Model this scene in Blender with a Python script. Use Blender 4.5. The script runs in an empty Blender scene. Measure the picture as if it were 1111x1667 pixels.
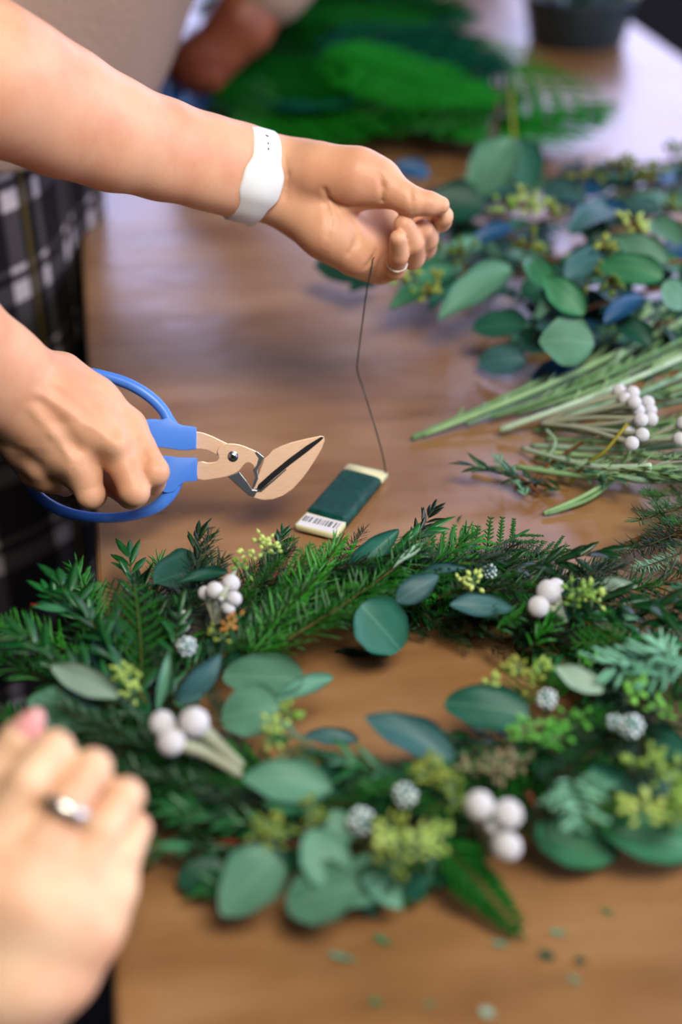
import bpy, math, random
import numpy as np
from mathutils import Vector, Matrix, noise
random.seed(7)
SC = bpy.context.scene
COL = SC.collection
T = 0.78            # tabletop height
# ------------------------------------------------------------------ camera
F = 2315.0          # focal length in pixels of the 1111 x 1667 frame
PITCH = math.radians(32.0)
CAM = Vector((0.0, 0.0, T + 0.53))
FW = Vector((0, math.cos(PITCH), -math.sin(PITCH)))
UP = Vector((0, math.sin(PITCH), math.cos(PITCH)))
RT = Vector((1, 0, 0))
cd = bpy.data.cameras.new('camera'); co = bpy.data.objects.new('camera', cd); COL.objects.link(co)
co.location = CAM; co.rotation_euler = (math.pi / 2 - PITCH, 0, 0)
cd.sensor_fit = 'HORIZONTAL'; cd.sensor_width = 24.0; cd.lens = 24.0 * F / 1111.0
cd.clip_start = 0.02
cd.dof.use_dof = True; cd.dof.focus_distance = 0.925; cd.dof.aperture_fstop = 2.3
SC.camera = co
# ------------------------------------------------------------------ world, light, exposure
w = bpy.data.worlds.new('world'); SC.world = w; w.use_nodes = True
bg = w.node_tree.nodes['Background']; bg.inputs[0].default_value = (0.58, 0.60, 0.98, 1); bg.inputs[1].default_value = 4.9


def area(name, loc, target, sx, sy, power, color):
    l = bpy.data.lights.new(name, 'AREA'); l.shape = 'RECTANGLE'; l.size = sx; l.size_y = sy
    l.energy = power; l.color = color
    o = bpy.data.objects.new(name, l); COL.objects.link(o); o.location = loc
    o.rotation_euler = (Vector(target) - Vector(loc)).to_track_quat('-Z', 'Y').to_euler()
    return o


area('ceiling_lamp_light', (0.55, -0.2, 2.75), (0.0, 0.9, T), 1.0, 1.0, 84, (1.0, 0.92, 0.82))
area('side_window_light', (3.4, 1.0, 1.8), (0.0, 1.0, T), 3.0, 1.6, 62, (0.92, 0.95, 1.0))
vs = SC.view_settings
vs.view_transform = 'Standard'; vs.look = 'None'; vs.gamma = 1.0; vs.use_curve_mapping = False
vs.exposure = 0.0


# ------------------------------------------------------------------ pixel -> place
def ray(px, py):
    return RT * ((px - 555.5) / F) + UP * ((833.5 - py) / F) + FW


def P(px, py, d):                      # point at depth d under a pixel
    return CAM + ray(px, py) * d


def at(px, py, h=0.0):                 # point at height h above the tabletop
    r = ray(px, py)
    return CAM + r * ((CAM.z - T - h) / -r.z)


def depth(p):
    return (Vector(p) - CAM).dot(FW)


# ------------------------------------------------------------------ materials
def lin(c):
    return tuple(((x / 255) / 12.92 if x / 255 <= 0.04045 else ((x / 255 + 0.055) / 1.055) ** 2.4) for x in c) + (1,)


class NT:
    def __init__(s, name):
        s.m = bpy.data.materials.new(name); s.m.use_nodes = True
        s.t = s.m.node_tree; s.b = s.t.nodes['Principled BSDF']

    def n(s, kind, **kw):
        x = s.t.nodes.new(kind)
        for k, v in kw.items():
            if k[0] == '_': x.inputs[k[1:].replace('_', ' ')].default_value = v
            else: setattr(x, k, v)
        return x

    def l(s, a, b): s.t.links.new(a, b)

    def coord(s, out='Object'): return s.n('ShaderNodeTexCoord').outputs[out]

    def noise(s, scale, detail=3, vec=None, rough=0.55):
        x = s.n('ShaderNodeTexNoise'); x.inputs['Scale'].default_value = scale
        x.inputs['Detail'].default_value = detail; x.inputs['Roughness'].default_value = rough
        s.l(vec if vec is not None else s.coord(), x.inputs['Vector']); return x.outputs['Fac']

    def ramp(s, fac, stops):
        x = s.n('ShaderNodeValToRGB'); e = x.color_ramp.elements
        while len(e) < len(stops): e.new(0.5)
        for i, (p, c) in enumerate(stops): e[i].position = p; e[i].color = c
        s.l(fac, x.inputs[0]); return x.outputs[0]

    def mix(s, fac, a, b, mode='MIX'):
        x = s.n('ShaderNodeMix', data_type='RGBA', blend_type=mode)
        for v, i in ((fac, 0), (a, 6), (b, 7)):
            if hasattr(v, 'links'): s.l(v, x.inputs[i])
            else: x.inputs[i].default_value = v
        return x.outputs[2]

    def math(s, op, a, b=0.0, c=None):
        x = s.n('ShaderNodeMath', operation=op)
        for i, v in enumerate((a, b) if c is None else (a, b, c)):
            if hasattr(v, 'links'): s.l(v, x.inputs[i])
            else: x.inputs[i].default_value = v
        return x.outputs[0]

    def bump(s, h, strength, dist=0.001):
        x = s.n('ShaderNodeBump'); x.inputs['Strength'].default_value = strength
        x.inputs['Distance'].default_value = dist; s.l(h, x.inputs['Height'])
        s.l(x.outputs[0], s.b.inputs['Normal'])

    def set(s, **kw):
        for k, v in kw.items():
            k = {'rough': 'Roughness', 'metal': 'Metallic', 'spec': 'Specular IOR Level', 'color': 'Base Color',
                 'sss': 'Subsurface Weight', 'sheen': 'Sheen Weight', 'ior': 'IOR', 'coat': 'Coat Weight'}[k]
            if hasattr(v, 'links'): s.l(v, s.b.inputs[k])
            else: s.b.inputs[k].default_value = v
        return s


MATS = {}


def simple(name, rgb, rough=0.5, metal=0.0, spec=0.5, var=0.12, scale=40):
    k = NT(name)
    c = lin(rgb); lo = tuple(x * (1 - var) for x in c[:3]) + (1,); hi = tuple(min(1, x * (1 + var)) for x in c[:3]) + (1,)
    k.set(color=k.ramp(k.noise(scale), [(0.3, lo), (0.7, hi)]), rough=rough, metal=metal, spec=spec)
    MATS[name] = k.m; return k


def leafmat(name, rgb, vein, rough=0.5, spec=0.3, under=None):
    """blade with a midrib and side veins in the leaf's own coordinates (x along, y across)."""
    k = NT(name)
    sep = k.n('ShaderNodeSeparateXYZ'); k.l(k.coord(), sep.inputs[0])
    ay = k.math('ABSOLUTE', sep.outputs[1])
    mid = k.math('LESS_THAN', ay, 0.018)
    side = k.math('SINE', k.math('MULTIPLY', k.math('SUBTRACT', sep.outputs[0], k.math('MULTIPLY', ay, 0.9)), 62.0))
    side = k.math('GREATER_THAN', side, 0.93)
    v = k.math('MAXIMUM', mid, k.math('MULTIPLY', side, 0.35))
    oi = k.n('ShaderNodeObjectInfo')
    c = lin(rgb)
    base = k.ramp(oi.outputs['Random'], [(0, tuple(x * 0.78 for x in c[:3]) + (1,)), (1, tuple(x * 1.2 for x in c[:3]) + (1,))])
    blotch = k.noise(5.0, 4)
    base = k.mix(k.math('MULTIPLY', blotch, 0.5), base, tuple(x * 0.6 for x in c[:3]) + (1,))
    base = k.mix(k.math('MULTIPLY', v, 0.28), base, lin(vein))
    if under:
        g = k.n('ShaderNodeNewGeometry')
        base = k.mix(g.outputs['Backfacing'], base, lin(under))
    k.set(color=base, rough=rough, spec=spec)
    k.bump(v, 0.25, 0.0006)
    MATS[name] = k.m


TONES = ['teal_leaf', 'sage_sheen_leaf', 'eucalyptus_green', 'dark_teal_leaf', 'blue_grey_leaf', 'deep_blue_leaf', 'fresh_green_leaf']  # sage and grey-green tones have window sheen painted into the leaf colour
leafmat('teal_leaf', (34, 98, 82), (110, 160, 135))
leafmat('sage_sheen_leaf', (134, 164, 146), (165, 190, 170), 0.6)
leafmat('eucalyptus_green', (84, 136, 112), (130, 175, 145), 0.55)
leafmat('dark_teal_leaf', (14, 66, 50), (60, 110, 90))
leafmat('blue_grey_leaf', (52, 96, 98), (110, 150, 150), 0.5)
leafmat('deep_blue_leaf', (24, 78, 120), (60, 110, 130), 0.45)
leafmat('fresh_green_leaf', (50, 120, 82), (120, 180, 120), 0.5)


def green(name, a, b, rough=0.5, spec=0.18):
    k = NT(name); oi = k.n('ShaderNodeObjectInfo')
    n = k.noise(60, 2)
    f = k.math('ADD', k.math('MULTIPLY', n, 0.6), k.math('MULTIPLY', oi.outputs['Random'], 0.65))
    k.set(color=k.ramp(f, [(0.3, lin(a)), (0.95, lin(b))]), rough=rough, spec=spec); MATS[name] = k.m


green('fir_needle', (2, 38, 8), (24, 112, 20), .34, .5)
green('fir_needle_dark', (1, 22, 10), (6, 62, 24), .36, .4)  # darker needle green, with the shade between sprigs put into its colour
green('fir_needle_bright', (6, 74, 8), (50, 150, 28), .34, .5)
green('fir_needle_blue', (40, 120, 84), (136, 200, 164), .45, .4)
green('cedar_green', (3, 48, 6), (30, 120, 16), 0.5, .2)
green('cedar_dark', (2, 40, 6), (8, 76, 12), 0.6, .1)
green('heap_green', (0, 12, 3), (6, 96, 14), 0.8, 0.03)
green('myrtle_green', (4, 50, 20), (24, 104, 48), 0.35, 0.6)
green('seed_green', (110, 152, 56), (196, 216, 120), 0.5, 0.3)
green('seed_fresh', (60, 140, 40), (120, 190, 80), 0.5, 0.3)
green('seed_olive', (70, 100, 26), (138, 150, 60), 0.55, 0.3)
green('seed_dried', (92, 88, 66), (160, 150, 120), 0.8, 0.2)
green('seed_rust', (120, 80, 30), (190, 130, 60), 0.6, 0.3)
green('stem_twig', (44, 42, 18), (92, 80, 38), 0.7, 0.2)
green('heap_mid', (4, 50, 8), (20, 120, 24), 0.8, 0.05)
green('heap_teal', (4, 50, 40), (10, 90, 70), 0.8, 0.05)
green('stem_green', (84, 126, 80), (142, 178, 126), 0.6, 0.3)
green('stem_pale', (104, 142, 116), (168, 194, 168), 0.75, 0.2)
green('stem_yellow', (110, 110, 20), (160, 150, 50), 0.6, 0.3)
green('stem_brown', (58, 36, 18), (110, 70, 36), 0.7, 0.2)
green('stem_red', (96, 30, 20), (150, 60, 40), 0.6, 0.3)
simple('bark_dark', (34, 30, 18), 0.85)


def fuzzy(name, rgb, scale, depthv):
    k = NT(name); c = lin(rgb); v = k.n('ShaderNodeTexVoronoi'); v.inputs['Scale'].default_value = scale
    k.l(k.coord(), v.inputs['Vector'])
    k.set(color=k.ramp(v.outputs['Distance'], [(0.0, c), (0.9, tuple(x * 0.72 for x in c[:3]) + (1,))]), rough=0.9, spec=0.1)
    k.b.inputs['Sheen Weight'].default_value = 0.3
    k.bump(v.outputs['Distance'], 0.4, depthv); MATS[name] = k.m


fuzzy('brunia_white', (222, 224, 230), 700, 0.0006)
fuzzy('brunia_stem', (164, 172, 146), 900, 0.0005)
fuzzy('frost_flower', (226, 242, 246), 500, 0.001)
simple('frost_core', (24, 90, 84), 0.8)


def skinmat(name, rgb, red, s=1.0):
    k = NT(name)
    n1 = k.noise(28, 3); n2 = k.noise(420, 4)
    c = k.ramp(n1, [(0.32, lin(red)), (0.58, lin(rgb))])
    c = k.mix(k.math('MULTIPLY', n2, 0.12), c, lin(tuple(x * 0.8 for x in rgb)))
    k.set(color=c, rough=0.48, spec=0.35, sss=0.12)
    k.b.inputs['Subsurface Radius'].default_value = (1.0, 0.35, 0.2)
    k.b.inputs['Subsurface Scale'].default_value = 0.004
    vor = k.n('ShaderNodeTexVoronoi'); vor.inputs['Scale'].default_value = 900; k.l(k.coord(), vor.inputs['Vector'])
    k.bump(k.math('ADD', n2, vor.outputs['Distance']), 0.12, 0.0006)
    MATS[name] = k.m


skinmat('skin_light', (214, 164, 130), (206, 148, 114))
skinmat('skin_pale', (228, 190, 156), (216, 164, 130))
skinmat('skin_far', (128, 72, 48), (108, 50, 34))
simple('nail_pink', (226, 160, 160), 0.25)


def table_mat():
    k = NT('brown_table_surface')
    co_ = k.coord()
    mp = k.n('ShaderNodeMapping'); mp.inputs['Scale'].default_value = (1.0, 3.2, 1.0); k.l(co_, mp.inputs['Vector'])
    n1 = k.noise(5.5, 4, mp.outputs[0]); n2 = k.noise(90, 4, mp.outputs[0]); n3 = k.noise(1.6, 2)
    c = k.ramp(n1, [(0.28, lin((112, 77, 40))), (0.52, lin((146, 108, 67))), (0.76, lin((170, 135, 96)))])
    c = k.mix(k.math('MULTIPLY', n2, 0.25), c, lin((104, 70, 40)))
    c = k.mix(k.math('MULTIPLY', n3, 0.25), c, lin((140, 96, 62)))
    r = k.ramp(n1, [(0.3, (0.27,) * 3 + (1,)), (0.7, (0.36,) * 3 + (1,))])
    k.set(color=c, rough=r, spec=1.0, coat=0.35)
    k.b.inputs['Coat Roughness'].default_value = 0.3
    k.bump(k.math('ADD', k.math('MULTIPLY', k.noise(16, 2), 1.0), k.math('MULTIPLY', n2, 0.08)), 0.35, 0.004)
    MATS['table'] = k.m


table_mat()
simple('table_edge', (70, 42, 22), 0.6)
simple('dark_steel', (34, 34, 38), 0.35, 0.8)
simple('floor_dark', (14, 13, 15), 0.8, spec=0.15)
simple('wall_dark', (44, 42, 46), 0.9, spec=0.1)
simple('trim_white', (200, 202, 206), 0.5)
simple('bowl_black', (30, 46, 54), 0.42, scale=12)
simple('handle_blue', (66, 124, 214), 0.38, var=0.05, scale=20)
simple('handle_navy', (16, 74, 140), 0.4, var=0.05)
simple('watch_white', (228, 234, 236), 0.45, var=0.02)
simple('watch_hole', (60, 66, 70), 0.6)
simple('card_cream', (206, 204, 160), 0.6, var=0.06)
simple('label_white', (214, 216, 222), 0.45, var=0.03)
simple('ink_black', (26, 26, 34), 0.6)
simple('silver', (210, 206, 196), 0.32, 1.0, var=0.02)
simple('steel', (150, 158, 166), 0.24, 1.0, var=0.05)
simple('navy_cloth', (12, 16, 30), 0.9, spec=0.1)
simple('hair_brown', (38, 24, 16), 0.6)
simple('lip', (160, 80, 74), 0.5)
simple('eye_white', (220, 216, 210), 0.3)
simple('eye_dark', (30, 20, 14), 0.2)
simple('flower_cream', (190, 210, 170), 0.7)


def blademat():
    k = NT('blade_metal'); mp = k.n('ShaderNodeMapping'); mp.inputs['Scale'].default_value = (1, 14, 1)
    k.l(k.coord(), mp.inputs['Vector'])
    n = k.noise(160, 3, mp.outputs[0])
    k.set(color=k.ramp(n, [(0.3, lin((218, 180, 148))), (0.7, lin((230, 194, 164)))]), rough=0.34, metal=0.5, spec=0.5)  # copper tone: reflected skin and ceiling painted into the base colour
    k.bump(n, 0.08, 0.0003); MATS['blade'] = k.m


blademat()


def wiremat():
    k = NT('wound_wire'); sep = k.n('ShaderNodeSeparateXYZ'); k.l(k.coord(), sep.inputs[0])
    n = k.noise(220, 3)
    h = k.math('SINE', k.math('MULTIPLY', k.math('ADD', sep.outputs[0], k.math('MULTIPLY', sep.outputs[1], 0.04)), 6000.0))
    k.set(color=k.ramp(n, [(0.3, lin((0, 42, 38))), (0.7, lin((0, 78, 68)))]), rough=0.4, spec=0.25)
    k.bump(k.math('ADD', h, n), 0.5, 0.0003); MATS['wound'] = k.m


wiremat()
simple('wire_green', (40, 54, 46), 0.4, 0.5)


def plaid():
    k = NT('plaid_cloth'); sep = k.n('ShaderNodeSeparateXYZ'); k.l(k.coord('UV'), sep.inputs[0])

    def stripe(v, period, pos, wd):
        f = k.math('FRACT', k.math('MULTIPLY', v, 1 / period))
        return k.math('LESS_THAN', k.math('ABSOLUTE', k.math('SUBTRACT', f, pos)), wd)
    u, v = sep.outputs[0], sep.outputs[1]
    base = lin((20, 16, 18))
    a = k.math('MAXIMUM', stripe(u, 0.085, 0.25, 0.09), stripe(u, 0.085, 0.62, 0.05))
    b = k.math('MAXIMUM', stripe(v, 0.085, 0.3, 0.11), stripe(v, 0.085, 0.55, 0.03))
    c = k.mix(k.math('MULTIPLY', a, 0.07), base, lin((190, 180, 180)))
    c = k.mix(k.math('MULTIPLY', b, 0.06), c, lin((190, 180, 180)))
    c = k.mix(k.math('MULTIPLY', a, b), c, lin((160, 152, 152)))
    c = k.mix(k.math('MULTIPLY', stripe(u, 0.085, 0.42, 0.03), 0.25), c, lin((120, 104, 30)))
    k.set(color=c, rough=0.9, spec=0.1); MATS['plaid'] = k.m


plaid()


def knit():
    k = NT('beige_knit'); n = k.noise(180, 3); n2 = k.noise(9, 2)
    c = k.mix(n2, lin((160, 136, 120)), lin((134, 112, 98)))
    k.set(color=c, rough=0.95, spec=0.1); k.bump(n, 0.5, 0.003); MATS['knit'] = k.m


knit()


# ------------------------------------------------------------------ object helpers
class MB:
    def __init__(s): s.v = []; s.f = []; s.m = []; s.cur = 0

    def add(s, vs_, fs, m=None):
        o = len(s.v); s.v += [tuple(x) for x in vs_]; s.f += [tuple(i + o for i in f) for f in fs]
        s.m += [s.cur if m is None else m] * len(fs)

    def mesh(s, name, mats, smooth=True):
        me = bpy.data.meshes.new(name); me.from_pydata(s.v, [], s.f)
        for x in (mats if isinstance(mats, (list, tuple)) else [mats]): me.materials.append(MATS[x])
        me.polygons.foreach_set('material_index', s.m)
        me.polygons.foreach_set('use_smooth', [smooth] * len(s.f)); me.update(); return me


def link(name, me, parent=None, kind=None):
    o = bpy.data.objects.new(name, me); COL.objects.link(o)
    if parent is not None: o.parent = parent
    if kind: o['kind'] = kind
    return o


def build(mb, name, mats, parent=None, smooth=True, kind=None):
    return link(name, mb.mesh(name, mats, smooth), parent, kind)


def tag(o, label, cat, group=None):
    o['label'] = label; o['category'] = cat
    if group: o['group'] = group
    return o


def thing(name, loc, label, cat, group=None):
    o = bpy.data.objects.new(name, None); COL.objects.link(o); o.location = loc; o.empty_display_size = 0.02
    return tag(o, label, cat, group)


def rel(parent, pts):
    """world points -> coordinates of a parent that is only translated."""
    L = Vector(parent.location)
    return [Vector(p) - L for p in pts]


def box(mb, lo, hi, m=None, bev=0.0):
    x0, y0, z0 = lo; x1, y1, z1 = hi
    if bev <= 0:
        v = [(x0, y0, z0), (x1, y0, z0), (x1, y1, z0), (x0, y1, z0), (x0, y0, z1), (x1, y0, z1), (x1, y1, z1), (x0, y1, z1)]
        mb.add(v, [(3, 2, 1, 0), (4, 5, 6, 7), (0, 1, 5, 4), (1, 2, 6, 5), (2, 3, 7, 6), (3, 0, 4, 7)], m)
    else:
        prism(mb, [(x0, y0), (x1, y0), (x1, y1), (x0, y1)], z0, z1, bev, m)


def prism(mb, poly, z0, z1, bev=0.0, m=None, xf=None):
    """extruded outline (counter-clockwise) with a bevel ring top and bottom."""
    n = len(poly); cx = sum(p[0] for p in poly) / n; cy = sum(p[1] for p in poly) / n

    def inset(p, b):
        dx, dy = cx - p[0], cy - p[1]; L = math.hypot(dx, dy) or 1
        return (p[0] + dx / L * b, p[1] + dy / L * b)
    rings = [(bev, z0), (0, z0 + bev), (0, z1 - bev), (bev, z1)] if bev > 0 else [(0, z0), (0, z1)]
    v = []
    for b, z in rings:
        for p in poly:
            q = inset(p, b) if b else p; v.append((q[0], q[1], z))
    f = []
    for r in range(len(rings) - 1):
        for i in range(n):
            j = (i + 1) % n; f.append((r * n + i, r * n + j, (r + 1) * n + j, (r + 1) * n + i))
    f.append(tuple(reversed(range(n)))); f.append(tuple(range((len(rings) - 1) * n, len(rings) * n)))
    if xf: v = [xf(Vector(p)) for p in v]
    mb.add(v, f, m)


def smoothpath(pts, per=6):
    pts = [Vector(p) for p in pts]
    if len(pts) < 3:
        return [pts[0].lerp(pts[-1], i / per) for i in range(per + 1)]
    out = []
    for i in range(len(pts) - 1):
        p0 = pts[max(0, i - 1)]; p1 = pts[i]; p2 = pts[i + 1]; p3 = pts[min(len(pts) - 1, i + 2)]
        for k in range(per):
            t = k / per
            out.append(0.5 * ((2 * p1) + (p2 - p0) * t + (2 * p0 - 5 * p1 + 4 * p2 - p3) * t * t + (3 * p1 - p0 - 3 * p2 + p3) * t ** 3))
    out.append(pts[-1]); return out


def tube(mb, pts, r0, r1=None, seg=8, m=None, closed=False, flat=1.0, up=None):
    if r1 is None: r1 = r0
    n = len(pts); v = []; f = []
    u = None
    for i, p in enumerate(pts):
        if closed: t = (pts[(i + 1) % n] - pts[i - 1]).normalized()
        else: t = (pts[min(n - 1, i + 1)] - pts[max(0, i - 1)]).normalized()
        if up is not None: u = (up - t * up.dot(t)).normalized()
        elif u is None: u = t.orthogonal().normalized()
        else: u = (u - t * u.dot(t)).normalized()
        b = t.cross(u); r = (r0 + (r1 - r0) * i / (n - 1)) if not callable(r0) else r0(i / (n - 1))
        for k in range(seg):
            a = 2 * math.pi * k / seg; v.append(p + u * (math.cos(a) * r * flat) + b * (math.sin(a) * r))
    rr = n if closed else n - 1
    for i in range(rr):
        for k in range(seg):
            k2 = (k + 1) % seg; i2 = (i + 1) % n
            f.append((i * seg + k, i * seg + k2, i2 * seg + k2, i2 * seg + k))
    if not closed:
        f.append(tuple(reversed(range(seg)))); f.append(tuple(range((n - 1) * seg, n * seg)))
    mb.add(v, f, m)


def ball(mb, c, r, rx=1.0, ry=1.0, rz=1.0, seg=12, rings=8, m=None, M=None, bumpy=0.0):
    c = Vector(c); v = []; f = []

    def pt(x, y, z):
        q = Vector((x * rx, y * ry, z * rz)) * r
        if bumpy: q *= 1 + bumpy * noise.noise(Vector((x, y, z)) * 3.3 + c * 91)
        if M: q = M @ q
        return c + q
    v.append(pt(0, 0, 1))
    for i in range(1, rings):
        th = math.pi * i / rings
        for k in range(seg):
            a = 2 * math.pi * k / seg; v.append(pt(math.sin(th) * math.cos(a), math.sin(th) * math.sin(a), math.cos(th)))
    v.append(pt(0, 0, -1)); L = len(v) - 1
    for k in range(seg):
        k2 = (k + 1) % seg
        f.append((0, 1 + k, 1 + k2)); f.append((L, L - seg + k2, L - seg + k))
        for i in range(rings - 2):
            a = 1 + i * seg; f.append((a + k, a + seg + k, a + seg + k2, a + k2))
    mb.add(v, f, m)


def lathe(mb, prof, seg=48, m=None):
    n = len(prof); v = []; f = []
    for r, z in prof:
        for k in range(seg):
            a = 2 * math.pi * k / seg; v.append((math.cos(a) * r, math.sin(a) * r, z))
    for i in range(n - 1):
        for k in range(seg):
            k2 = (k + 1) % seg; f.append((i * seg + k, i * seg + k2, (i + 1) * seg + k2, (i + 1) * seg + k))
    mb.add(v, f, m)


# ------------------------------------------------------------------ flesh: rounded cones blended in a field, meshed by surface nets
def smin(a, b, k):
    if k <= 0: return np.minimum(a, b)
    h = np.clip(0.5 + 0.5 * (b - a) / k, 0, 1)
    return b * (1 - h) + a * h - k * h * (1 - h)


class Field:
    def __init__(s, lo, hi, res):
        s.lo = np.array(lo, np.float32); s.res = res
        s.n = tuple(int(math.ceil((h - l) / res)) + 1 for l, h in zip(lo, hi))
        s.ax = [s.lo[i] + np.arange(s.n[i], dtype=np.float32) * res for i in range(3)]
        s.d = np.full(s.n, 0.03, np.float32)

    def win(s, pts, r):
        sl = []
        for i in range(3):
            a = min(p[i] for p in pts) - r; b = max(p[i] for p in pts) + r
            sl.append(slice(max(0, int((a - s.lo[i]) / s.res)), min(s.n[i], int((b - s.lo[i]) / s.res) + 2)))
        return tuple(sl)

    def cone(s, w_, a, b, ra, rb):
        X, Y, Z = s.ax[0][w_[0]][:, None, None], s.ax[1][w_[1]][None, :, None], s.ax[2][w_[2]][None, None, :]
        dx, dy, dz = (b[i] - a[i] for i in range(3)); L = dx * dx + dy * dy + dz * dz + 1e-12
        t = np.clip(((X - a[0]) * dx + (Y - a[1]) * dy + (Z - a[2]) * dz) / L, 0, 1)
        return np.sqrt((X - a[0] - t * dx) ** 2 + (Y - a[1] - t * dy) ** 2 + (Z - a[2] - t * dz) ** 2) - (ra + (rb - ra) * t)

    def add(s, chain, k, sub=None):
        """chain of (point, radius); blends into the field with softness k"""
        for (a, ra), (b, rb) in zip(chain[:-1], chain[1:]):
            w_ = s.win((a, b), max(ra, rb) + 2.5 * k + 0.004)
            s.d[w_] = smin(s.d[w_], s.cone(w_, a, b, ra, rb), k)

    def blob(s, c, r, k): s.add([(c, r), (Vector(c) + Vector((1e-5, 0, 0)), r)], k)

    def finger(s, base, chain, kb, kf=0.0008, ks=0.002):
        """a finger that melts into the palm field 'base' but stays apart from its neighbours"""
        pts = [c[0] for c in chain]; R = max(c[1] for c in chain) + 0.012
        w_ = s.win(pts, R); acc = None
        for (a, ra), (b, rb) in zip(chain[:-1], chain[1:]):
            c = s.cone(w_, a, b, ra, rb); acc = c if acc is None else smin(acc, c, ks)
        s.d[w_] = smin(s.d[w_], smin(base[w_], acc, kb), kf)

    def groove(s, pts, depth_, width):
        for a, b in zip(pts[:-1], pts[1:]):
            w_ = s.win((a, b), width * 2.5)
            q = s.cone(w_, a, b, 0, 0); s.d[w_] += depth_ * np.exp(-(q / width) ** 2)

    def mesh(s):
        d = s.d; n = s.n; neg = d < 0
        # every cell (cube of 8 samples) crossed by the surface gets one vertex
        c = np.zeros((n[0] - 1, n[1] - 1, n[2] - 1), np.int8)
        for i in (0, 1):
            for j in (0, 1):
                for k in (0, 1): c += neg[i:n[0] - 1 + i, j:n[1] - 1 + j, k:n[2] - 1 + k]
        act = (c > 0) & (c < 8); idx = np.full(act.shape, -1, np.int32); I = np.argwhere(act); idx[act] = np.arange(len(I))
        acc = np.zeros((len(I), 3), np.float64); cnt = np.zeros(len(I))
        corners = [(i, j, k) for i in (0, 1) for j in (0, 1) for k in (0, 1)]
        val = {q: d[I[:, 0] + q[0], I[:, 1] + q[1], I[:, 2] + q[2]] for q in corners}
        for a in corners:
            for ax in range(3):
                if a[ax] == 0:
                    b = tuple(a[i] + (i == ax) for i in range(3)); va, vb = val[a], val[b]
                    m = (va < 0) != (vb < 0); t = np.where(m, va / np.where(m, va - vb, 1), 0)
                    p = np.array(a, float)[None, :] + np.zeros((len(I), 3)); p[:, ax] += t
                    acc[m] += p[m]; cnt[m] += 1
        V = (I + acc / cnt[:, None]) * s.res + s.lo
        faces = []
        for ax in range(3):
            o1, o2 = [(1, 2), (2, 0), (0, 1)][ax]
            sl0 = [slice(None)] * 3; sl1 = [slice(None)] * 3; sl0[ax] = slice(0, n[ax] - 1); sl1[ax] = slice(1, n[ax])
            a, b = neg[tuple(sl0)], neg[tuple(sl1)]
            E = np.argwhere(a != b); ok = (E[:, o1] > 0) & (E[:, o2] > 0) & (E[:, o1] < n[o1] - 1) & (E[:, o2] < n[o2] - 1); E = E[ok]
            fl = a[E[:, 0], E[:, 1], E[:, 2]]

            def g(d1, d2):
                Q = E.copy(); Q[:, o1] -= d1; Q[:, o2] -= d2; return idx[Q[:, 0], Q[:, 1], Q[:, 2]]
            q = np.stack([g(1, 1), g(0, 1), g(0, 0), g(1, 0)], 1); q[~fl] = q[~fl][:, ::-1]
            faces.append(q)
        Fq = np.concatenate(faces); Fq = Fq[(Fq >= 0).all(1)]
        # light relaxation
        for _ in range(2):
            s_ = np.zeros_like(V); c_ = np.zeros(len(V))
            for a, b in ((0, 1), (1, 2), (2, 3), (3, 0)):
                np.add.at(s_, Fq[:, a], V[Fq[:, b]]); np.add.at(s_, Fq[:, b], V[Fq[:, a]])
                np.add.at(c_, Fq[:, a], 1); np.add.at(c_, Fq[:, b], 1)
            V = V * 0.5 + 0.5 * s_ / np.maximum(c_, 1)[:, None]
        return V, Fq


def flesh(fields, name, mat, parent):
    Vs = []; Fs = []; o = 0
    for fd in fields:
        V, Q = fd.mesh(); Vs.append(V); Fs.append(Q + o); o += len(V)
    V = np.concatenate(Vs) - np.array(parent.location); Q = np.concatenate(Fs)
    me = bpy.data.meshes.new(name); me.vertices.add(len(V)); me.vertices.foreach_set('co', V.astype(np.float32).ravel())
    me.loops.add(len(Q) * 4); me.loops.foreach_set('vertex_index', Q.astype(np.int32).ravel())
    me.polygons.add(len(Q)); me.polygons.foreach_set('loop_start', np.arange(0, len(Q) * 4, 4, dtype=np.int32))
    me.update(calc_edges=True); me.validate()
    me.polygons.foreach_set('use_smooth', [True] * len(me.polygons)); me.materials.append(MATS[mat])
    return link(name, me, parent)


def px(r, d): return r * d / F      # pixel radius -> metres at depth d

# ================================================================== the room
def struct(name, mb, mat, smooth=False):
    o = build(mb, name, mat, None, smooth); o['kind'] = 'structure'; return o


RX0, RX1, RY0, RY1, RZ = -2.4, 3.6, -2.6, 4.0, 2.9
m = MB(); box(m, (RX0, RY0, -0.05), (RX1, RY1, 0)); struct('floor', m, 'floor_dark')
m = MB(); box(m, (RX0, RY0, RZ), (RX1, RY1, RZ + 0.05)); struct('ceiling', m, 'wall_dark')
m = MB(); box(m, (RX0 - 0.1, RY0, 0), (RX0, RY1, RZ)); struct('wall_left', m, 'wall_dark')


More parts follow.
